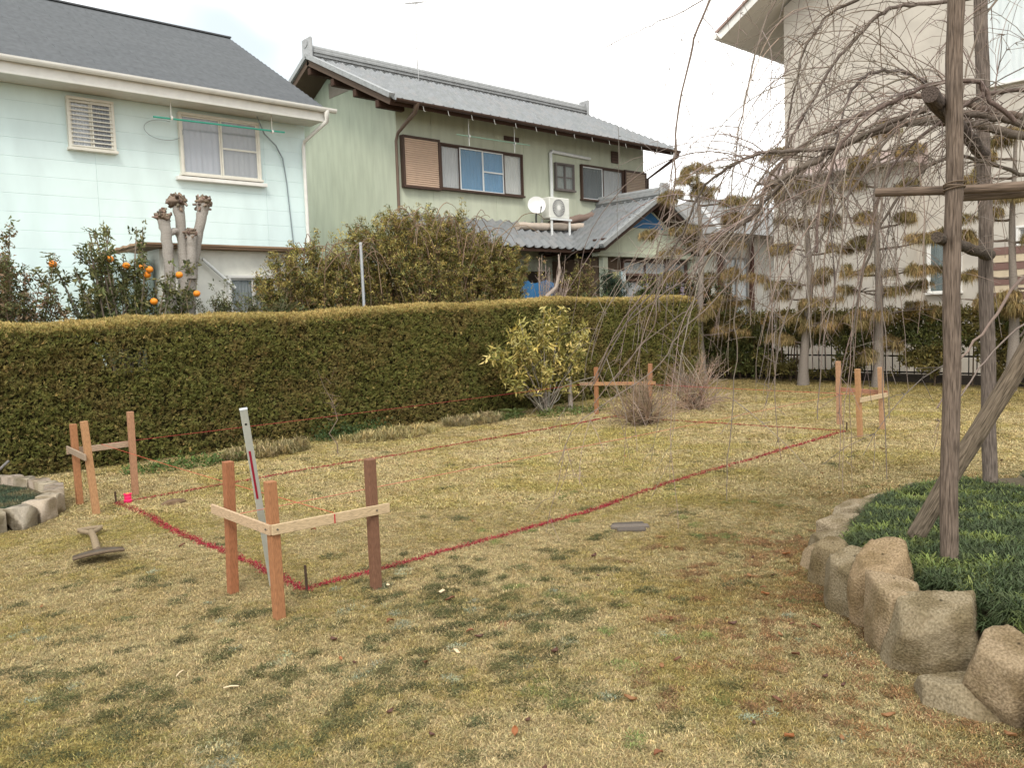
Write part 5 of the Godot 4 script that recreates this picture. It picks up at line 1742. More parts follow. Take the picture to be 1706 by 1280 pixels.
# a cedar trained into tiers of drooping pads
func cloud_tree(label: String, base: Vector3, top: float, lean: Vector3, tiers: Array, seed_: int) -> void:
	rng.seed = seed_
	var t := thing("cloud_pruned_conifer", label, "tree", base, "cloud-pruned conifers along the back of the lawn")
	var pts := []
	var rr := []
	var n := 16
	for i in n + 1:
		var u := float(i) / n
		pts.append(base + Vector3(0, u * top - (0.05 if i == 0 else 0.0), 0) + lean * sin(u * PI) + Vector3(sin(u * 9.0 + seed_) * 0.03, 0, cos(u * 8.0 + seed_) * 0.03))
		rr.append(lerpf(0.105, 0.022, pow(u, 0.8)) * (1.25 if i == 0 else 1.0))
	var s := Shape.new()
	s.tube(pts, rr, 10, L(0.27, 0.235, 0.20), true, 0.08)
	put(s, "trunk", MAT["bark"], t)
	var xfs := []
	var cols := PackedColorArray()
	for tier in tiers:
		var y: float = tier[0] + rng.randf_range(-0.12, 0.12)
		var off := Vector3(tier[1], 0, tier[2]) * rng.randf_range(0.75, 1.15) + Vector3(rng.randf_range(-0.25, 0.25), 0, 0)
		var rad: float = tier[3] * rng.randf_range(0.5, 1.3)
		var u := clampf((y - 0.12) / top, 0.0, 1.0)
		var k := mini(int(u * n), n - 1)
		var from: Vector3 = pts[k].lerp(pts[k + 1], u * n - k)
		var c := Vector3(base.x, base.y + y, base.z) + off
		if off.length() > 0.15:
			s = Shape.new()
			var mid := from.lerp(c, 0.5) + Vector3(0, -0.06, 0)
			var bp := []
			var br := []
			for i in 7:
				bp.append(bez(from, mid, c - Vector3(0, 0.04, 0), i / 6.0) + rdir() * 0.01)
				br.append(lerpf(0.026, 0.01, i / 6.0))
			s.tube(bp, br, 6, L(0.17, 0.135, 0.11))
			for i in 7:
				var d := rdir() * Vector3(rad, 0.0, rad) * 0.8
				s.tube([c - Vector3(0, 0.04, 0), c + d * 0.6, c + d + Vector3(0, 0.02, 0)], [0.008, 0.006, 0.003], 4, L(0.17, 0.135, 0.11), false)
			put(s, "branch", MAT["bark"], t)
		var clumps := []
		for i in int(2 + rad * 7.0):
			var a := rng.randf() * TAU
			var q := sqrt(rng.randf()) * rad
			clumps.append([c + Vector3(cos(a) * q, rng.randf_range(-0.10, 0.07) + (rad - q) * 0.22, sin(a) * q), rng.randf_range(0.08, 0.19)])
		s = Shape.new()
		for cl in clumps:
			s.tube([c - Vector3(0, 0.05, 0), c.lerp(cl[0], 0.5) - Vector3(0, 0.03, 0), cl[0] - Vector3(0, 0.015, 0)], [0.012, 0.009, 0.005], 4, L(0.19, 0.155, 0.125), false)
		put(s, "twigs", MAT["twig"], t)
		for cl in clumps:
			var fresh := rng.randf()
			for i in int(8 + 85 * cl[1] * cl[1] / 0.03):
				var a := rng.randf() * TAU
				var q := sqrt(rng.randf())
				var d := Vector3(cos(a), 0, sin(a))
				var p: Vector3 = cl[0] + d * q * cl[1] + Vector3(0, (1.0 - q * q) * cl[1] * 0.2 - 0.03 * q + rng.randf_range(-0.03, 0.015), 0)
				var bas := Basis(Vector3.UP, -a + rng.randf_range(-0.8, 0.8)).scaled(Vector3(1, 1.5, 1) * rng.randf_range(0.5, 0.95))
				xfs.append(Transform3D(bas, p))
				var m := L(0.19, 0.165, 0.07).lerp(L(0.40, 0.27, 0.125), clampf(rng.randf() * 0.8 + fresh * 0.5 - 0.2, 0.0, 1.0))
				cols.append(vary(m, 0.28))
	spread("foliage", NEEDLES, t, xfs, cols)

func make_conifers() -> void:
	cloud_tree("leftmost cloud-pruned conifer, standing against the sky at the hedge corner", Vector3(14.75, 0, -10.15), 4.6, Vector3(-0.1, 0, 0.05), [
		[4.62, 0.0, 0.0, 0.36], [4.2, -0.42, -0.12, 0.30], [4.12, 0.12, 0.1, 0.42], [3.9, -0.62, -0.3, 0.33], [3.85, 0.5, 0.35, 0.32], [3.45, -0.5, -0.3, 0.46], [3.35, 0.85, 0.5, 0.36],
		[3.2, -0.75, -0.6, 0.34], [2.95, 0.35, 0.2, 0.5], [2.8, -0.5, -0.25, 0.52], [2.4, 0.55, 0.35, 0.5], [2.2, -0.5, -0.3, 0.5], [1.75, 0.35, 0.45, 0.5], [1.5, -0.35, 0.1, 0.45], [1.15, 0.4, 0.4, 0.4]], 71)
	cloud_tree("cloud-pruned conifer with grey trunk left of the beige house's middle", Vector3(15.25, 0, -8.1), 4.5, Vector3(0, 0, 0.1), [
		[4.55, 0.0, -0.35, 0.34], [4.2, 0.0, -0.5, 0.36], [3.95, 0.1, -0.15, 0.38], [3.7, 0.0, -0.55, 0.36], [3.55, 0.0, 0.35, 0.34], [3.25, 0.1, -0.5, 0.38], [3.1, 0.0, 0.65, 0.45], [2.75, 0.0, -0.25, 0.4], [2.6, 0.0, 0.75, 0.45],
		[2.2, 0.0, -0.6, 0.42], [2.15, 0.0, 0.5, 0.4], [1.8, 0.0, -0.6, 0.42], [1.75, 0.0, 0.45, 0.4], [1.45, 0.0, -0.5, 0.4], [1.4, 0.0, 0.6, 0.36], [1.1, 0.0, 0.3, 0.36], [0.9, 0.0, -0.4, 0.3]], 72)
	cloud_tree("cloud-pruned conifer with pale lichened trunk right behind the far stakes", Vector3(15.3, 0, -6.62), 4.8, Vector3(0, 0, -0.05), [
		[4.7, 0.0, 0.0, 0.36], [4.3, 0.0, -0.3, 0.34], [4.2, 0.0, 0.4, 0.36], [3.8, 0.0, -0.45, 0.36], [3.65, 0.0, 0.35, 0.38], [3.3, 0.0, -0.5, 0.4], [3.15, 0.0, 0.5, 0.42], [2.75, 0.0, -0.45, 0.4], [2.65, 0.0, 0.7, 0.4], [2.3, 0.0, -0.55, 0.42], [2.15, 0.0, 0.65, 0.36],
		[1.85, 0.0, -0.55, 0.5], [1.8, 0.0, 0.6, 0.42], [1.35, 0.0, 0.55, 0.46], [1.3, 0.0, -0.4, 0.4], [0.75, 0.0, 0.3, 0.34], [0.7, 0.0, -0.3, 0.3]], 73)
	cloud_tree("rightmost cloud-pruned conifer, half hidden behind the wooden poles", Vector3(15.4, 0, -4.5), 4.4, Vector3(0, 0, 0.05), [
		[4.3, 0.0, 0.0, 0.4], [3.9, 0.0, -0.45, 0.4], [3.6, 0.0, -0.6, 0.36], [3.3, 0.0, 0.4, 0.4], [3.0, 0.0, -0.5, 0.42], [2.6, 0.0, -0.65, 0.42], [2.5, 0.0, 0.5, 0.4], [2.0, 0.0, -0.55, 0.42], [1.9, 0.0, 0.5, 0.4], [1.5, 0.0, -0.4, 0.4], [1.3, 0.0, 0.4, 0.4]], 74)
	rng.seed = 555

func make_shrubs() -> void:
	# osmanthus in front of the hedge
	var yg := [L(0.46, 0.38, 0.12), L(0.36, 0.31, 0.09), L(0.25, 0.23, 0.07), L(0.56, 0.46, 0.17)]
	bush("variegated_shrub", "yellow-green leafy shrub growing in front of the clipped hedge", "shrub", Vector3(9.15, 0, -9.3), Vector3(9.12, 1.02, -9.25), Vector3(1.0, 0.66, 0.4), 26, 13, BIG_LEAVES, yg, {"shell": true, "r": 0.013, "from": 0.66, "arch": 0.0, "stem": L(0.27, 0.24, 0.2), "foot": 0.07, "side": 4, "size": 1.0})
	var gp := thing("weathered_post", "short weathered grey post with flat cap beside the yellow-green shrub", "post", Vector3(9.5, 0, -9.05))
	var s := Shape.new()
	s.tube([Vector3(9.5, -0.03, -9.05), Vector3(9.49, 0.5, -9.06)], [0.042, 0.036], 8, L(0.33, 0.29, 0.25), true, 0.08)
	put(s, "post", MAT["old_wood"], gp)
	s = Shape.new()
	s.tube([Vector3(9.36, 0.52, -9.0), Vector3(9.6, 0.53, -9.12)], [0.02, 0.02], 7, L(0.36, 0.32, 0.27), true, 0.08)
	put(s, "crosspiece", MAT["old_wood"], gp)
	for q in [["dense grey-brown twiggy shrub inside the plot's far corner", Vector3(8.85, 0, -7.05), Vector3(0.66, 0.55, 0.5), 120, L(0.29, 0.215, 0.15)], ["taller pinkish twiggy shrub beyond the plot's far corner", Vector3(10.75, 0, -7.55), Vector3(0.78, 0.72, 0.55), 110, L(0.34, 0.25, 0.19)]]:
		var t := thing("twiggy_shrub", q[0], "shrub", q[1], "leafless twiggy shrubs")
		s = Shape.new()
		for k in q[3]:
			var tip: Vector3 = q[1] + rdir(0.7) * q[2] * rng.randf_range(0.55, 1.2) + Vector3(0, 0.12, 0)
			tip.y = maxf(tip.y, 0.12)
			var a: Vector3 = q[1] + Vector3(rng.randf_range(-0.16, 0.16), -0.02, rng.randf_range(-0.16, 0.16))
			var mid := a.lerp(tip, 0.5) + Vector3(0, rng.randf_range(0.0, 0.15), 0) + rdir() * 0.05
			var pts := []
			for i in 6:
				pts.append(bez(a, mid, tip, i / 5.0) + rdir() * 0.012)
			var c := vary(q[4], 0.3)
			s.tube(pts, [0.010, 0.008, 0.0065, 0.005, 0.0035, 0.002], 4, c, false)
			for i in 8:
				var p := bez(a, mid, tip, rng.randf_range(0.4, 1.0))
				var d := (rdir(0.3) + (tip - a).normalized()).normalized() * rng.randf_range(0.08, 0.2)
				s.tube([p, p + d * 0.5 + rdir() * 0.01, p + d], [0.003, 0.0026, 0.0016], 3, c, false)
		put(s, "stems", MAT["twig"], t).set_meta("kind", "stuff")
	var tw := thing("bare_sapling", "single thin crooked sapling at the hedge foot", "shrub", Vector3(4.85, 0, -8.4))
	s = Shape.new()
	s.tube([Vector3(4.85, -0.02, -8.4), Vector3(4.86, 0.12, -8.42), Vector3(4.78, 0.25, -8.45), Vector3(4.9, 0.4, -8.45), Vector3(4.88, 0.6, -8.5), Vector3(4.78, 0.8, -8.52), Vector3(4.7, 1.0, -8.5)], [0.008, 0.007, 0.007, 0.006, 0.005, 0.004, 0.002], 5, L(0.17, 0.13, 0.10))
	for k in 12:
		var p := Vector3(4.85, rng.randf_range(0.35, 0.9), -8.47)
		var d := rdir(0.5) * rng.randf_range(0.08, 0.2)
		s.tube([p, p + d * 0.5 + rdir() * 0.01, p + d], [0.003, 0.0025, 0.0015], 4, L(0.18, 0.13, 0.1), false)
	put(s, "stems", MAT["twig"], tw)
	# weeds and dry tufts along the hedge foot
	var spots := [
		["dry_tuft", "straw-coloured tuft at the hedge foot behind the measuring staff", Vector3(4.3, 0, -9.1), 0.42, L(0.42, 0.34, 0.17), 0.5],
		["dry_tuft", "broad flattened straw tuft at the hedge foot near the crooked sapling", Vector3(6.0, 0, -9.05), 0.55, L(0.46, 0.37, 0.17), 0.35],
		["dry_tuft", "pale dry tuft at the hedge foot near the yellow-green shrub", Vector3(7.6, 0, -9.2), 0.4, L(0.42, 0.34, 0.18), 0.4],
		["weed_patch", "fresh green weeds at the hedge foot behind the left stakes", Vector3(3.4, 0, -9.15), 0.55, L(0.10, 0.16, 0.04), 0.35],
		["weed_patch", "green ivy-like weeds against the hedge right of the measuring staff", Vector3(5.75, 0, -9.55), 0.5, L(0.06, 0.10, 0.03), 0.8],
		["weed_patch", "green weeds around the weathered post", Vector3(9.3, 0, -8.85), 0.6, L(0.13, 0.17, 0.05), 0.35],
		["weed_patch", "green weeds along the hedge foot before the yellow-green shrub", Vector3(8.0, 0, -9.3), 0.5, L(0.12, 0.16, 0.05), 0.3],
	]
	for q in spots:
		var t := thing(q[0], q[1], "weeds", q[2])
		var xfs := []
		var cols := PackedColorArray()
		for k in 260:
			var a := rng.randf() * TAU
			var d: float = sqrt(rng.randf()) * q[3]
			var y: float = rng.randf() * rng.randf() * 0.3 * q[5]
			xfs.append(Transform3D(Basis(Vector3.UP, rng.randf() * TAU).scaled(Vector3.ONE * rng.randf_range(0.6, 1.4)), Vector3(q[2].x + cos(a) * d * 1.3, y, q[2].z + sin(a) * d * 0.6)))
			cols.append(vary(q[4], 0.35))
		spread("leaves", MONDO if q[0] == "dry_tuft" else LEAVES, t, xfs, cols)
	var lp := thing("broad_leaf_plant", "low plant with broad pale green leaves at the hedge foot", "plant", Vector3(8.65, 0, -9.45))
	s = Shape.new()
	for k in 7:
		var a := k * 0.9
		leaf(s, Vector3(8.65, 0.03, -9.45), Vector3(cos(a), 0.35, sin(a)), rng.randf_range(0.22, 0.34), 0.075, vary(L(0.26, 0.31, 0.12), 0.15))
	put(s, "leaves", MAT["leaf"], lp)

# ---------------------------------------------------------------- the staked-out plot
func stake(parent: Node, base: Vector3, top: Vector3, col: Color, w := 0.052) -> void:
	var s := Shape.new()
	s.bar(base - Vector3(0, 0.06, 0), top, w, w, col, Vector3(0, 0, 1), 0.003)
	put(s, "stake", MAT["post_wood"], parent, base)

func batten(parent: Node, a: Vector3, b: Vector3, col: Color) -> void:
	var s := Shape.new()
	var mid := (a + b) * 0.5
	s.bar(a, b, 0.015, 0.054, col, Vector3.UP, 0.002)
	var along := (b - a).normalized()
	# bar() puts its width across up x along; nails at both ends
	put(s, "board", MAT["board_wood"] if absf(along.x) > absf(along.z) else MAT["board_wood_z"], parent, mid)

func nail(parent: Node, p: Vector3, dir: Vector3) -> void:
	var s := Shape.new()
	s.tube([p, p + dir * 0.006], [0.005, 0.005], 8, L(0.2, 0.19, 0.18))
	put(s, "nail", MAT["metal"], parent)

func ragged(called: String, label: String, pts: Array, width: float, col: Color, fill: float) -> void:
	var s := Shape.new()
	var nn := noise(int(pts[0].x * 100.0) + 9, 2.2, 3)
	for i in pts.size() - 1:
		var a: Vector3 = pts[i]
		var b: Vector3 = pts[i + 1]
		var len_ := a.distance_to(b)
		var dir := (b - a).normalized()
		var side := Vector3(-dir.z, 0, dir.x)
		var n := int(len_ / 0.03)
		for k in n:
			var p := a.lerp(b, float(k) / n)
			var q := a.lerp(b, float(k + 1) / n)
			var dens := nn.get_noise_2d(p.x * 2.0, p.z * 2.0)
			if dens < -0.75 + (1.0 - fill) * 2.2:
				continue
			var w0 := width * (0.75 + 0.5 * nn.get_noise_2d(p.x * 6.0, p.z * 6.0))
			var w1 := width * (0.75 + 0.5 * nn.get_noise_2d(q.x * 6.0, q.z * 6.0))
			var sh := side * nn.get_noise_2d(p.x * 3.0 + 7.0, p.z * 3.0) * width * 0.5
			var sh1 := side * nn.get_noise_2d(q.x * 3.0 + 7.0, q.z * 3.0) * width * 0.5
			p.y = lawn_y(p.x, p.z) + 0.005
			q.y = lawn_y(q.x, q.z) + 0.005
			if fill > 0.6:
				s.face([p - side * w0 * 0.5 + sh, p + side * w0 * 0.5 + sh, q + side * w1 * 0.5 + sh1, q - side * w1 * 0.5 + sh1], Vector3.UP, vary(col, 0.15))
			for g in int(30 * fill):
				var c := p.lerp(q, rng.randf()) + side * rng.randfn(0.0, width * 0.42) + sh
				var h := rng.randf() * TAU
				blade(s, c, Vector3(cos(h), rng.randf_range(0.25, 1.0), sin(h)), rng.randf_range(0.014, 0.032), rng.randf_range(0.0025, 0.0055), rng.randf_range(0.2, 1.2), vary(col.lerp(L(0.40, 0.31, 0.16), 0.5 if rng.randf() < 0.06 else 0.0), 0.3))
	tag(put(s, called, MAT["chalk"], self, pts[0]), label, "marking", "red chalk lines on the lawn")

func cord(label: String, a: Vector3, b: Vector3, col: Color, sag := 0.01) -> void:
	var s := Shape.new()
	var pts := []
	var rr := []
	for k in 17:
		var t := k / 16.0
		pts.append(a.lerp(b, t) - Vector3(0, sag * 4.0 * t * (1.0 - t), 0))
		rr.append(0.0017)
	s.tube(pts, rr, 5, col)
	tag(put(s, "layout_string", MAT["plastic"], self, a), label, "string", "strings stretched between the stake frames")

func make_plot() -> void:
	var o1 := L(0.37, 0.175, 0.085)
	var o2 := L(0.44, 0.245, 0.125)
	var o3 := L(0.20, 0.105, 0.065)
	var pale := L(0.52, 0.38, 0.245)
	var grey_ := L(0.36, 0.275, 0.20)
	var g := "stake frames at the plot's corners"
	# near corner
	var t := thing("batter_board", "nearest stake frame, three stakes joined by two pale boards", "batter board", Vector3(1.9, 0, -4.1), g)
	stake(t, Vector3(1.868, 0, -4.487), Vector3(1.882, 0.757, -4.475), L(0.33, 0.14, 0.07))
	stake(t, Vector3(1.859, 0, -3.895), Vector3(1.853, 0.719, -3.9), o1)
	stake(t, Vector3(2.461, 0, -3.913), Vector3(2.46, 0.747, -3.914), o3)
	batten(t, Vector3(1.824, 0.478, -4.60), Vector3(1.824, 0.474, -3.868), pale)
	batten(t, Vector3(1.828, 0.475, -3.860), Vector3(2.55, 0.458, -3.876), L(0.56, 0.42, 0.26))
	nail(t, Vector3(1.855, 0.475, -3.853), Vector3(0, 0, 1))
	nail(t, Vector3(2.46, 0.46, -3.867), Vector3(0, 0, 1))
	nail(t, Vector3(1.816, 0.475, -3.9), Vector3(-1, 0, 0))
	var s := Shape.new()
	s.box(Vector3(2.19, 0.466, -3.8595), Vector3(0.006, 0.05, 0.003), L(0.5, 0.05, 0.06))
	put(s, "pencil_mark", MAT["chalk"], t).set_meta("label", "red position mark on the board")
	# left corner
	t = thing("batter_board", "left stake frame by the granite edging, grey batten on its outer side", "batter board", Vector3(2.1, 0, -7.7), g)
	stake(t, Vector3(1.96, 0, -7.909), Vector3(1.954, 0.716, -7.915), o1)
	stake(t, Vector3(1.94, 0, -7.337), Vector3(1.902, 0.785, -7.371), o2)
	stake(t, Vector3(2.44, 0, -7.94), Vector3(2.444, 0.776, -7.937), L(0.40, 0.22, 0.13))
	batten(t, Vector3(1.918, 0.49, -8.02), Vector3(1.876, 0.49, -7.30), grey_)
	batten(t, Vector3(1.90, 0.472, -7.972), Vector3(2.47, 0.474, -7.974), L(0.42, 0.31, 0.22))
	# far corner by the hedge
	t = thing("batter_board", "stake frame at the hedge-side far corner behind the twiggy shrub", "batter board", Vector3(9.8, 0, -8.2), g)
	stake(t, Vector3(9.35, 0, -8.37), Vector3(9.36, 0.73, -8.364), o1)
	stake(t, Vector3(10.206, 0, -8.008), Vector3(10.218, 0.738, -7.997), L(0.40, 0.20, 0.11))
	batten(t, Vector3(9.30, 0.478, -8.352), Vector3(10.27, 0.43, -7.94), o2)
	batten(t, Vector3(9.335, 0.474, -8.40), Vector3(9.46, 0.452, -8.80), pale)
	# far right corner
	t = thing("batter_board", "far stake frame nearest the back hedge with one short pale board", "batter board", Vector3(9.9, 0, -4.4), g)
	stake(t, Vector3(10.153, 0, -4.911), Vector3(10.143, 0.823, -4.92), L(0.44, 0.26, 0.16))
	stake(t, Vector3(9.278, 0, -4.238), Vector3(9.254, 0.796, -4.26), o2)
	stake(t, Vector3(10.017, 0, -4.30), Vector3(9.995, 0.767, -4.32), L(0.45, 0.27, 0.155))
	batten(t, Vector3(9.22, 0.44, -4.210), Vector3(10.09, 0.425, -4.272), L(0.58, 0.45, 0.29))
	batten(t, Vector3(10.055, 0.45, -4.26), Vector3(10.19, 0.46, -4.98), L(0.40, 0.2, 0.13))
	# strings at board height
	var red := L(0.55, 0.035, 0.05)
	cord("red string running along the hedge side between left and hedge-corner stake frames", Vector3(2.25, 0.50, -7.98), Vector3(9.40, 0.50, -8.34), L(0.42, 0.025, 0.04))
	cord("red string crossing from the left stake frame to the nearest frame's pale board", Vector3(2.19, 0.502, -7.975), Vector3(2.19, 0.497, -3.868), L(0.60, 0.10, 0.06))
	cord("faint red string running from the nearest stake frame to the far right frame", Vector3(1.824, 0.507, -4.22), Vector3(10.07, 0.48, -4.55), L(0.60, 0.16, 0.12))
	cord("red string running between the two far stake frames", Vector3(9.66, 0.478, -8.19), Vector3(9.66, 0.462, -4.24), red)
	# red chalk outline
	var chalk := L(0.34, 0.036, 0.056)
	var A := Vector3(2.2, 0, -7.69)
	var B_ := Vector3(2.17, 0, -4.2)
	var C_ := Vector3(9.62, 0, -4.58)
	var D := Vector3(9.3, 0, -7.95)
	ragged("chalk_line", "near short red chalk line from the spool to the nearest stakes", [A, Vector3(2.205, 0, -6.9), Vector3(2.16, 0, -6.0), Vector3(2.19, 0, -5.1), B_], 0.045, chalk, 1.0)
	ragged("chalk_line", "long red chalk line across the open lawn side of the plot", [B_, Vector3(3.4, 0, -4.24), Vector3(4.6, 0, -4.22), Vector3(5.9, 0, -4.38), Vector3(7.4, 0, -4.45), C_], 0.045, chalk, 1.0)
	ragged("chalk_line", "long patchy red chalk line along the hedge side of the plot", [A, Vector3(3.7, 0, -7.72), Vector3(5.2, 0, -7.76), Vector3(6.8, 0, -7.85), D], 0.045, chalk, 0.95)
	ragged("chalk_line", "short far red chalk line between the twiggy shrub and far stakes", [D, Vector3(9.35, 0, -6.6), Vector3(9.5, 0, -5.5), C_], 0.05, chalk, 1.0)
	ragged("chalk_line", "faint orange chalk trace just inside the long open-side line", [Vector3(2.6, 0, -4.32), Vector3(3.6, 0, -4.62), Vector3(4.3, 0, -4.85)], 0.02, L(0.50, 0.20, 0.09), 0.45)
	# corner pins
	for q in [["rusty iron pin at the plot corner among the nearest stakes", Vector3(2.17, 0, -4.18), 0.15], ["rusty iron pin at the plot corner beside the pink spool", Vector3(2.2, 0, -7.7), 0.1], ["rusty iron pin at the plot corner beside the far right stakes", Vector3(9.62, 0, -4.56), 0.12]]:
		s = Shape.new()
		var p: Vector3 = q[1]
		s.tube([p - Vector3(0, 0.03, 0), p + Vector3(-0.003, q[2] - 0.008, 0), p + Vector3(-0.003, q[2], 0)], [0.008, 0.008, 0.006], 8, L(0.09, 0.06, 0.045))
		tag(put(s, "iron_pin", MAT["rust"], self, p), q[0], "pin", "iron corner pins")
	# spool of string
	var sp := thing("string_spool", "bright pink spool of string on the lawn", "spool", Vector3(2.27, 0, -7.6))
	s = Shape.new()
	s.lathe(Vector3(2.27, 0.02, -7.6), Vector3.UP, [Vector2(0.0, 0.0), Vector2(0.036, 0.0), Vector2(0.036, 0.006), Vector2(0.028, 0.012), Vector2(0.031, 0.03), Vector2(0.028, 0.05), Vector2(0.036, 0.056), Vector2(0.036, 0.062), Vector2(0.012, 0.062), Vector2(0.012, 0.05)], 20, L(0.85, 0.03, 0.14))
	put(s, "winding", MAT["plastic"], sp)
	s = Shape.new()
	s.lathe(Vector3(2.27, 0.08, -7.6), Vector3.UP, [Vector2(0.016, 0.0), Vector2(0.016, 0.008), Vector2(0.0, 0.01)], 14, L(0.75, 0.35, 0.12))
	put(s, "core", MAT["plastic"], sp)
	s = Shape.new()
	s.lathe(Vector3(2.27, 0.0, -7.6), Vector3.UP, [Vector2(0.0, 0.0), Vector2(0.034, 0.0), Vector2(0.034, 0.02), Vector2(0.0, 0.02)], 16, L(0.6, 0.02, 0.1))
	put(s, "rim", MAT["plastic"], sp)
	# measuring staff leaning on the nearest frame
	var st := thing("measuring_staff", "pale grey aluminium staff with a red stripe leaning behind the nearest stakes", "staff", Vector3(2.08, 0, -4.43))
	var a := Vector3(2.085, 0.0, -4.43)
	var b := Vector3(1.80, 1.085, -4.045)
	b = a + (b - a) * 1.0
	var up := Vector3(-0.45, 0, 1).normalized()
	s = Shape.new()
	s.bar(a, b, 0.038, 0.02, L(0.55, 0.58, 0.55), up, 0.003)
	put(s, "tube", MAT["alu"], st)
	var y := (b - a).normalized()
	var xx := up.cross(y).normalized()
	var zz := xx.cross(y)
	if zz.dot(Vector3(0.3, 0, 0.0) - a) < 0.0:
		zz = -zz
	s = Shape.new()
	var m := a.lerp(b, 0.66) + zz * 0.0108 + xx * 0.004
	s.bar(m - y * 0.155, m + y * 0.155, 0.011, 0.002, L(0.32, 0.012, 0.04), up)
	put(s, "red_stripe", MAT["plastic"], st)
	s = Shape.new()
	m = a.lerp(b, 0.93) + zz * 0.0095
	s.tube([m, m + zz * 0.002], [0.006, 0.006], 10, L(0.02, 0.02, 0.02))
	put(s, "hole", MAT["plain"], st)
	s = Shape.new()
	s.bar(b, b + y * 0.006, 0.041, 0.023, L(0.42, 0.44, 0.44), up, 0.002)
	put(s, "end_cap", MAT["alu"], st)
	# shovel lying on the grass, blade towards the camera
	var hp := Vector3(1.69, 0.05, -6.60)
	var bp := Vector3(1.53, 0.05, -5.84)
	var sv := thing("d_handled_shovel", "old wooden D-handled shovel lying on the lawn", "shovel", Vector3(1.6, 0, -6.2))
	var dir := (bp - hp).normalized()
	var sd := Vector3(dir.z, 0, -dir.x)
	var wood := L(0.27, 0.205, 0.13)
	s = Shape.new()
	s.tube([hp + dir * 0.13, hp + dir * 0.3 + Vector3(0, 0.02, 0), hp + dir * 0.5 + Vector3(0, 0.03, 0), bp + Vector3(0, 0.005, 0)], [0.024, 0.022, 0.023, 0.026], 10, wood, true, 0.04)
	put(s, "shaft", MAT["board_wood_z"], sv)
	s = Shape.new()
	s.tube([hp - sd * 0.085, hp, hp + sd * 0.085], [0.017, 0.02, 0.017], 10, wood)
	s.tube([hp - sd * 0.07, hp - sd * 0.055 + dir * 0.06, hp + dir * 0.15], [0.016, 0.017, 0.018], 8, wood)
	s.tube([hp + sd * 0.07, hp + sd * 0.055 + dir * 0.06, hp + dir * 0.15], [0.016, 0.017, 0.018], 8, wood)
	put(s, "grip", MAT["board_wood_z"], sv)
	s = Shape.new()
	var grid := []
	for layer in 2:
		grid = []
		for i in 8:
			var u := i / 7.0
			var row := []
			for k in 13:
				var v := k / 6.0 - 1.0
				var wd := 0.15 * (0.72 + 0.28 * smoothstep(0.0, 0.25, u))
				var yy := 0.04 - 0.014 * v * v + 0.024 * u + 0.006 * v - layer * 0.012
				row.append(bp - dir * 0.03 + dir * u * 0.2 * (1.0 - 0.1 * v * v) + sd * v * wd + Vector3(0, yy - 0.02, 0))
			grid.append(row)
		s.sheet(grid, func(p: Vector3) -> Color: return L(0.085, 0.06, 0.04).lerp(L(0.13, 0.12, 0.10), clampf(N3.get_noise_2d(p.x * 3.0, p.z * 3.0) + 0.3, 0.0, 1.0)))
	# thick worn lip at the edge
	var lip := []
	var lr := []
	for k in 13:
		lip.append(grid[7][k] + Vector3(0, 0.003, 0)); lr.append(0.011)
	s.tube(lip, lr, 6, L(0.16, 0.12, 0.085))
	put(s, "blade", MAT["rust"], sv)
	s = Shape.new()
	s.tube([bp - dir * 0.12 + Vector3(0, 0.012, 0), bp + Vector3(0, 0.006, 0), bp + dir * 0.06 + Vector3(0, 0.008, 0)], [0.024, 0.026, 0.012], 10, L(0.15, 0.11, 0.08))
	put(s, "socket", MAT["rust"], sv)

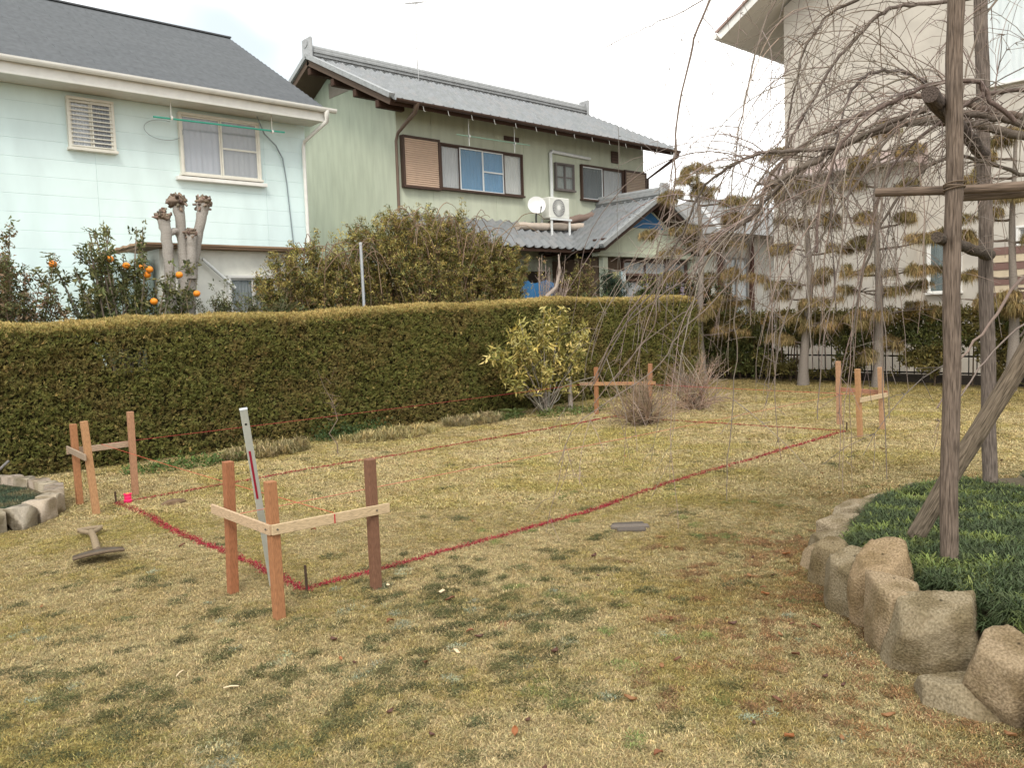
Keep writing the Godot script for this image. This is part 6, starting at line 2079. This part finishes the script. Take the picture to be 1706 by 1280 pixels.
# ---------------------------------------------------------------- weeping cherry and its props
var CHERRY_LIMBS = [
	[0.032, 0.016, [6.56, 2.38, -1.31, 6.10, 2.56, -1.71, 5.89, 2.62, -1.87, 5.74, 2.66, -1.97, 5.53, 2.66, -2.12, 5.38, 2.64, -2.21, 5.21, 2.58, -2.31, 5.01, 2.49, -2.45, 4.88, 2.41, -2.51, 4.71, 2.32, -2.62, 4.60, 2.25, -2.67]],
	[0.026, 0.004, [6.44, 2.40, -1.29, 6.07, 2.67, -1.71, 5.97, 2.73, -1.85, 5.86, 2.81, -2.01, 5.79, 2.86, -2.14, 5.70, 2.88, -2.26, 5.61, 2.83, -2.39, 5.47, 2.76, -2.56, 5.33, 2.66, -2.73, 5.30, 2.61, -2.80, 5.16, 2.43, -2.97, 5.09, 2.16, -3.05, 5.01, 2.08, -3.17, 4.90, 1.98, -3.31, 4.74, 1.85, -3.49, 4.49, 1.48, -3.73, 4.30, 0.98, -3.90]],
	[0.024, 0.005, [5.94, 2.23, -1.19, 5.60, 2.54, -1.57, 5.51, 2.60, -1.71, 5.40, 2.64, -1.85, 5.30, 2.68, -2.00, 5.23, 2.65, -2.10, 5.10, 2.57, -2.25, 5.03, 2.52, -2.36, 4.87, 2.41, -2.54, 4.75, 2.27, -2.67, 4.60, 2.06, -2.84, 4.44, 1.85, -3.00, 4.37, 1.59, -3.09]],
	[0.014, 0.008, [5.29, 2.52, -1.53, 5.18, 2.63, -1.63, 5.16, 2.70, -1.65, 5.10, 2.74, -1.69, 5.00, 2.75, -1.77, 4.93, 2.73, -1.82, 4.82, 2.69, -1.90, 4.65, 2.58, -2.03, 4.48, 2.41, -2.15, 4.37, 2.11, -2.21, 4.31, 1.81, -2.21]],
	[0.014, 0.004, [5.40, 2.64, -1.85, 5.29, 2.82, -2.00, 5.23, 2.90, -2.09, 5.19, 2.93, -2.16, 5.11, 2.92, -2.27, 5.06, 2.86, -2.34, 5.02, 2.72, -2.39, 4.97, 2.44, -2.43, 4.95, 2.00, -2.44, 4.95, 1.48, -2.41]],
	[0.016, 0.005, [6.75, 3.59, -1.40, 6.34, 3.55, -1.81, 6.03, 3.53, -2.15, 5.87, 3.52, -2.33, 5.76, 3.49, -2.47, 5.67, 3.36, -2.59, 5.62, 3.26, -2.67, 5.55, 3.12, -2.76, 5.51, 2.97, -2.83, 5.40, 2.70, -2.95, 5.32, 2.41, -3.03, 5.23, 2.13, -3.13, 5.18, 1.75, -3.18]],
	[0.014, 0.004, [6.88, 4.04, -1.61, 6.18, 3.85, -2.28, 5.79, 3.64, -2.67, 5.72, 3.59, -2.79, 5.68, 3.50, -2.88, 5.63, 3.34, -2.97, 5.60, 3.08, -3.03, 5.57, 2.78, -3.08, 5.56, 2.32, -3.10, 5.60, 1.70, -3.06]],
	[0.012, 0.003, [6.39, 4.27, -2.62, 5.77, 4.18, -3.23, 5.45, 3.91, -3.54, 5.35, 3.64, -3.66, 5.32, 3.45, -3.72, 5.26, 3.06, -3.79, 5.24, 2.67, -3.82, 5.24, 2.38, -3.84, 5.26, 2.29, -3.87, 5.18, 1.99, -3.96, 5.19, 1.52, -3.95]],
	[0.0065, 0.0025, [6.06, 4.24, -2.91, 5.65, 4.11, -3.35, 5.40, 3.84, -3.64, 5.22, 3.73, -3.87, 5.10, 3.66, -4.05, 4.88, 3.51, -4.32]],
	[0.013, 0.004, [4.95, 2.48, -2.38, 4.75, 2.48, -2.65, 4.67, 2.48, -2.81, 4.60, 2.41, -2.96, 4.57, 2.34, -3.07, 4.56, 2.25, -3.16, 4.53, 2.03, -3.26, 4.45, 1.72, -3.39, 4.31, 1.44, -3.58, 4.17, 1.04, -3.75]],
	[0.0075, 0.0025, [4.96, 2.37, -2.76, 4.83, 2.17, -2.98, 4.65, 1.91, -3.23, 4.52, 1.68, -3.45, 4.55, 1.46, -3.50, 4.52, 1.27, -3.63, 4.34, 0.91, -3.87, 4.37, 0.84, -3.96]],
	[0.006, 0.0025, [5.06, 2.32, -2.94, 4.82, 1.87, -3.25, 4.62, 1.61, -3.54, 4.59, 1.52, -3.69, 4.58, 1.41, -3.83, 4.50, 1.15, -4.00]],
	[0.007, 0.0025, [5.00, 2.43, -2.60, 4.79, 2.04, -2.86, 4.54, 1.60, -3.15, 4.49, 1.47, -3.28, 4.38, 1.31, -3.48, 4.27, 1.06, -3.66]],
	[0.0065, 0.0025, [4.95, 2.57, -2.53, 4.73, 2.39, -2.74, 4.64, 2.14, -2.84, 4.58, 1.65, -2.88, 4.58, 1.40, -2.90, 4.59, 1.19, -2.90, 4.54, 0.67, -2.93, 4.52, 0.28, -2.94]],
	[0.006, 0.0025, [5.15, 2.54, -2.48, 4.97, 2.21, -2.67, 4.78, 1.88, -2.86, 4.59, 1.58, -3.06, 4.43, 1.36, -3.23, 4.32, 1.12, -3.37, 3.99, 0.82, -3.70, 3.87, 0.51, -3.83]],
	[0.0065, 0.0025, [5.08, 2.70, -1.88, 4.89, 2.46, -2.00, 4.78, 2.19, -2.05, 4.71, 1.81, -2.05, 4.68, 1.47, -2.02, 4.65, 1.20, -2.00, 4.60, 0.53, -1.95]],
	[0.0065, 0.0025, [5.22, 1.31, -1.47, 5.15, 1.38, -1.43, 4.89, 1.19, -1.55, 4.70, 1.01, -1.60, 4.54, 0.89, -1.64]],
	[0.0065, 0.0025, [4.99, 2.54, -2.21, 4.89, 2.26, -2.28, 4.80, 1.84, -2.31, 4.70, 1.34, -2.36, 4.62, 0.84, -2.37]],
	[0.01, 0.003, [5.22, 2.61, -2.15, 5.07, 2.29, -2.32, 4.86, 1.82, -2.53, 4.73, 1.34, -2.67, 4.72, 1.03, -2.71]],
	[0.016, 0.006, [6.97, 2.18, -1.32, 6.62, 2.31, -1.59, 6.33, 2.36, -1.80, 6.10, 2.44, -1.94, 5.90, 2.47, -2.06, 5.66, 2.36, -2.20, 5.45, 2.12, -2.30, 5.25, 1.74, -2.37, 5.11, 1.32, -2.38]],
	[0.012, 0.004, [5.39, 1.82, -1.10, 5.12, 1.73, -1.28, 4.92, 1.61, -1.39, 4.74, 1.39, -1.48, 4.57, 1.21, -1.56, 4.42, 0.97, -1.62]],
	[0.016, 0.006, [6.20, 2.44, -1.24, 5.93, 2.78, -1.50, 5.77, 2.78, -1.62, 5.57, 2.75, -1.78, 5.32, 2.59, -1.96, 5.13, 2.40, -2.10, 4.98, 2.12, -2.18]],
	[0.012, 0.004, [7.00, 3.29, -1.42, 6.70, 3.71, -1.70, 6.47, 3.67, -1.89, 6.27, 3.43, -2.01, 6.14, 3.10, -2.07, 6.02, 2.66, -2.10]],
	[0.012, 0.004, [6.93, 4.28, -1.99, 6.31, 4.15, -2.58, 5.94, 4.00, -2.94, 5.69, 3.81, -3.19, 5.57, 3.47, -3.30, 5.49, 3.05, -3.37, 5.43, 2.65, -3.42, 5.38, 2.13, -3.44]],
]

func twig_run(s: Shape, p: Vector3, d: Vector3, len_: float, r: float, fall: float, col: Color, spurs: int) -> void:
	var n := maxi(4, int(len_ / 0.11))
	var pts := [p]
	var rr := [r]
	var step := len_ / n
	for i in n:
		d = (d + Vector3.DOWN * fall * (0.6 + 0.8 * i / n) + rdir() * 0.13).normalized()
		p += d * step
		if p.y < 0.06:
			break
		pts.append(p)
		rr.append(maxf(lerpf(r, 0.0014, float(i + 1) / n), 0.0014))
	if pts.size() < 3:
		return
	s.tube(pts, rr, 4, col, false)
	for k in spurs:
		var i := rng.randi_range(1, pts.size() - 2)
		var q: Vector3 = pts[i]
		var e: Vector3 = ((pts[i + 1] - pts[i]).normalized() + rdir(0.25) * 1.1).normalized()
		var l := rng.randf_range(0.06, 0.32)
		var b := q + e * l * 0.5 + rdir() * 0.012
		s.tube([q, b, b + (e + Vector3.DOWN * 0.35 + rdir() * 0.3).normalized() * l * 0.5], [rr[i] * 0.65, 0.0018, 0.0013], 3, col, false)
		if rng.randf() < 0.5:
			s.tube([q, q + rdir() * 0.022], [0.0035, 0.002], 3, col * 0.8, false)

func make_cherry() -> void:
	rng.seed = 909
	var t := thing("weeping_cherry", "leafless weeping tree whose drooping branches fill the upper right", "tree", Vector3(6.4, 0.2, -1.2))
	var barkc := L(0.17, 0.135, 0.115)
	var s := Shape.new()
	s.tube([Vector3(6.45, 0.05, -1.1), Vector3(6.42, 0.8, -1.15), Vector3(6.46, 1.5, -1.18), Vector3(6.5, 2.1, -1.2), Vector3(6.55, 2.5, -1.25), Vector3(6.5, 3.1, -1.35), Vector3(6.3, 3.6, -1.5)], [0.17, 0.14, 0.125, 0.12, 0.11, 0.075, 0.04], 14, barkc, true, 0.06)
	put(s, "trunk", MAT["bark"], t)
	var twigs := Shape.new()
	for limb in CHERRY_LIMBS:
		var raw := []
		for i in range(0, limb[2].size(), 3):
			raw.append(Vector3(limb[2][i], limb[2][i + 1], limb[2][i + 2]))
		var pts := []
		var rr := []
		var n := raw.size()
		for i in n - 1:
			var p0: Vector3 = raw[maxi(i - 1, 0)]
			var p1: Vector3 = raw[i]
			var p2: Vector3 = raw[i + 1]
			var p3: Vector3 = raw[mini(i + 2, n - 1)]
			for k in 4:
				pts.append(p1.cubic_interpolate(p2, p0, p3, k / 4.0) + rdir() * 0.008)
				rr.append(lerpf(limb[0], limb[1], (i + k / 4.0) / (n - 1.0)) * rng.randf_range(0.9, 1.1))
		pts.append(raw[-1]); rr.append(limb[1])
		s = Shape.new()
		var thick: bool = limb[0] > 0.0125
		s.tube(pts, rr, 8 if thick else 5, vary(barkc if thick else L(0.20, 0.16, 0.135), 0.15), true, 0.06 if thick else 0.0)
		put(s, "branch", MAT["bark"] if thick else MAT["twig"], t)
		var length := 0.0
		for i in pts.size() - 1:
			length += pts[i].distance_to(pts[i + 1])
		var count := int(length * (17.0 if thick else 4.0))
		for k in count:
			var i := rng.randi_range(int(pts.size() * 0.12), pts.size() - 2)
			var along: Vector3 = (pts[i + 1] - pts[i]).normalized()
			var d := (along * rng.randf_range(0.4, 1.2) + rdir(0.25) * 0.9).normalized()
			var high: float = pts[i].y
			if high < 1.95 and rng.randf() < 0.8:
				continue
			var long := rng.randf() < 0.4
			var len_ := rng.randf_range(0.7, 1.9) if long else rng.randf_range(0.2, 0.7)
			twig_run(twigs, pts[i], d, len_, minf(rr[i] * 0.65, rng.randf_range(0.0024, 0.0045)), rng.randf_range(0.15, 0.33), vary(L(0.23, 0.185, 0.155), 0.3), 5 if long else 2)
	put(twigs, "twigs", MAT["twig"], t).set_meta("kind", "stuff")
	# props
	var f := thing("tree_props", "weathered log frame of posts and crossbars propping the weeping tree", "tree support", Vector3(4.2, 0.2, -1.5))
	var wood := L(0.17, 0.13, 0.105)
	var log_ := func(called: String, a: Vector3, b: Vector3, r0: float, r1: float, col: Color, sides := 14) -> void:
		var q := Shape.new()
		var p := []
		var r := []
		var len_ := a.distance_to(b)
		var n := int(len_ / 0.12) + 2
		for i in n + 1:
			p.append(Vector3(sin(i * 0.9) * 0.004, len_ * i / n, cos(i * 0.7) * 0.004)); r.append(lerpf(r0, r1, float(i) / n) * (1.0 + 0.02 * sin(i * 2.3)))
		q.tube(p, r, sides, col, true, 0.035)
		var o := put(q, called, MAT["old_wood"])
		remove_child(o)
		numbers.erase(str(get_instance_id()) + called)
		o.name = numbered(f, called)
		f.add_child(o)
		var y := (b - a).normalized()
		var x := y.cross(Vector3(0.3, 0.1, 1)).normalized()
		o.transform = Transform3D(Basis(x, y, x.cross(y)), a - f.position)
	log_.call("post", Vector3(4.112, 0.12, -1.45), Vector3(4.43, 3.6, -1.545), 0.041, 0.037, wood)
	log_.call("post", Vector3(6.71, 0.02, -2.075), Vector3(6.98, 4.4, -2.28), 0.052, 0.046, L(0.19, 0.155, 0.13))
	log_.call("brace", Vector3(4.475, 0.18, -1.79), Vector3(4.62, 1.75, -1.02), 0.046, 0.044, L(0.21, 0.165, 0.125))
	log_.call("crossbeam", Vector3(4.03, 2.465, -1.52), Vector3(6.95, 2.62, -2.22), 0.038, 0.046, L(0.11, 0.09, 0.075))
	log_.call("crossbeam", Vector3(4.07, 1.815, -1.50), Vector3(6.9, 1.86, -2.16), 0.026, 0.04, L(0.10, 0.08, 0.065))
	log_.call("bamboo_rail", Vector3(4.34, 2.092, -1.90), Vector3(4.66, 2.04, -0.95), 0.022, 0.026, L(0.20, 0.15, 0.115))
	log_.call("bamboo_rail", Vector3(4.50, 2.035, -1.60), Vector3(4.75, 2.03, -0.95), 0.02, 0.022, L(0.22, 0.17, 0.13))
	for q in [[Vector3(4.29, 2.07, -1.50), 0.046]]:
		s = Shape.new()
		for k in 4:
			s.lathe(q[0] + Vector3(0, 0.008 * (k - 2), 0), Vector3(0.1 * (k % 2), 1, 0.15 * (k % 3) - 0.15), [Vector2(q[1], -0.004), Vector2(q[1] + 0.005, 0.0), Vector2(q[1], 0.004)], 16, L(0.16, 0.12, 0.09))
		put(s, "lashing", MAT["twig"], f)
	rng.seed = 321

# ---------------------------------------------------------------- small things on the grass
func make_small() -> void:
	var meshes := []
	for k in 5:
		var s := Shape.new()
		var g := []
		var col: Color = [L(0.20, 0.085, 0.04), L(0.14, 0.06, 0.035), L(0.26, 0.13, 0.06), L(0.11, 0.055, 0.04), L(0.30, 0.12, 0.05)][k]
		for i in 6:
			var row := []
			for j in 5:
				var u := i / 5.0
				var v := j / 2.0 - 1.0
				var w := sin(PI * clampf(u * 0.94 + 0.05, 0.0, 1.0)) * 0.017
				row.append(Vector3((u - 0.5) * 0.06, 0.004 + 0.011 * v * v + 0.008 * sin(u * 4.0 + k) + 0.004, v * w))
			g.append(row)
		s.sheet(g, func(_p: Vector3) -> Color: return col)
		meshes.append(done(s, "leaf"))
	var n := 0
	var fixed := [Vector2(3.06, -1.52), Vector2(3.2, -1.72), Vector2(3.3, -1.85), Vector2(3.5, -1.9), Vector2(3.62, -2.05), Vector2(2.9, -1.25), Vector2(2.55, -0.95), Vector2(2.62, -1.3), Vector2(2.7, -1.6), Vector2(2.5, -1.5), Vector2(2.4, -2.0), Vector2(2.75, -2.1), Vector2(3.9, -2.3), Vector2(4.1, -2.35), Vector2(4.0, -2.5), Vector2(4.3, -2.6), Vector2(4.5, -2.55), Vector2(3.75, -2.2)]
	while n < 64:
		var p: Vector2
		if n < fixed.size():
			p = fixed[n] + Vector2(rng.randf_range(-0.05, 0.05), rng.randf_range(-0.05, 0.05))
		elif n < 46:
			p = Vector2(rng.randf_range(1.6, 4.2), rng.randf_range(-3.4, -0.8))
		else:
			p = Vector2(rng.randf_range(1.0, 9.0), rng.randf_range(-7.0, -2.5))
		n += 1
		if inside(p, BED) or p.distance_to(Vector2.ZERO) < 2.0:
			continue
		var o := MeshInstance3D.new()
		o.name = numbered(self, "fallen_leaf")
		add_child(o)
		o.mesh = meshes[rng.randi() % 5]
		o.transform = Transform3D(Basis(Vector3.UP, rng.randf() * TAU).scaled(Vector3.ONE * rng.randf_range(0.45, 0.9)), Vector3(p.x, lawn_y(p.x, p.y) + 0.010, p.y))
		var zone := "on the near lawn" if p.y > -3.4 and edge_distance(p, BED) > 0.6 else ("beside the boulder edging" if p.y > -3.4 else "inside or beyond the red outline")
		tag(o, "small curled brown fallen leaf " + zone, "leaf", "fallen leaves " + zone)
	var chips := [[Vector2(2.66, -3.56), 0.4, "cream wood chip on the lawn right of the nearest stakes"], [Vector2(2.2, -2.85), 1.2, "cream wood chip on the lawn farther down from the nearest stakes"], [Vector2(2.52, -3.88), 0.2, "tiny pale pebble-like chip at the foot of the dark stake"]]
	for c in chips:
		var s := Shape.new()
		var p: Vector2 = c[0]
		s.box(Vector3(p.x, 0.016, p.y), Vector3(0.045 if c[1] > 0.3 else 0.018, 0.006, 0.018), L(0.66, 0.5, 0.32), Basis(Vector3.UP, c[1]) * Basis(Vector3.RIGHT, 0.25), 0.002)
		tag(put(s, "wood_chip", MAT["plain"], self, Vector3(p.x, 0, p.y)), c[2], "wood chip", "wood chips on the lawn")
	for c in [[Vector2(1.32, -3.25), 0.5, "short pale straw lying on the lawn below the nearest stakes"], [Vector2(1.22, -3.55), 2.4, "pale straw lying on the lawn left of the nearest stakes"]]:
		var s := Shape.new()
		var p: Vector2 = c[0]
		var d := Vector3(cos(c[1]), 0, sin(c[1])) * 0.03
		s.tube([Vector3(p.x, 0.018, p.y) - d, Vector3(p.x, 0.022, p.y), Vector3(p.x, 0.018, p.y) + d], [0.003, 0.0035, 0.003], 6, L(0.62, 0.5, 0.32))
		tag(put(s, "straw", MAT["plain"], self, Vector3(p.x, 0, p.y)), c[2], "straw")
	# weathered timber lid let into the lawn
	var dc := thing("ground_hatch", "weathered grey plank hatch sunk in the lawn beside the red line", "hatch", Vector3(4.42, 0, -3.67))
	for k in 3:
		var s2 := Shape.new()
		var c2 := Vector3(4.42, 0.004 + 0.004 * (k % 2), -3.67) + Vector3(0.67, 0, -0.74) * (k - 1) * 0.072
		s2.box(c2, Vector3([0.20, 0.27, 0.23][k], 0.03, 0.064), [L(0.12, 0.10, 0.085), L(0.17, 0.145, 0.12), L(0.10, 0.085, 0.07)][k], Basis(Vector3.UP, -0.74 + 0.06 * (k - 1)), 0.008)
		put(s2, "plank", MAT["board_wood"], dc, c2)
	# little heap of dug earth
	var sh := rock(Vector3(2.53, 0.0, -7.25), Vector3(0.26, 0.07, 0.2), 0.3, 888, L(0.17, 0.11, 0.065), 20)
	tag(put(sh, "earth_mound", MAT["earth"], self, Vector3(2.53, 0, -7.25)), "little brown heap of dug earth near the pink spool", "mound")
	var rodt := Shape.new()
	rodt.tube([Vector3(1.25, 0.12, -8.5), Vector3(1.62, 0.33, -8.9)], [0.012, 0.012], 8, L(0.2, 0.19, 0.18))
	tag(put(rodt, "old_stick", MAT["old_wood"], self, Vector3(1.25, 0.12, -8.5)), "grey stick lying across the granite block ring", "stick")
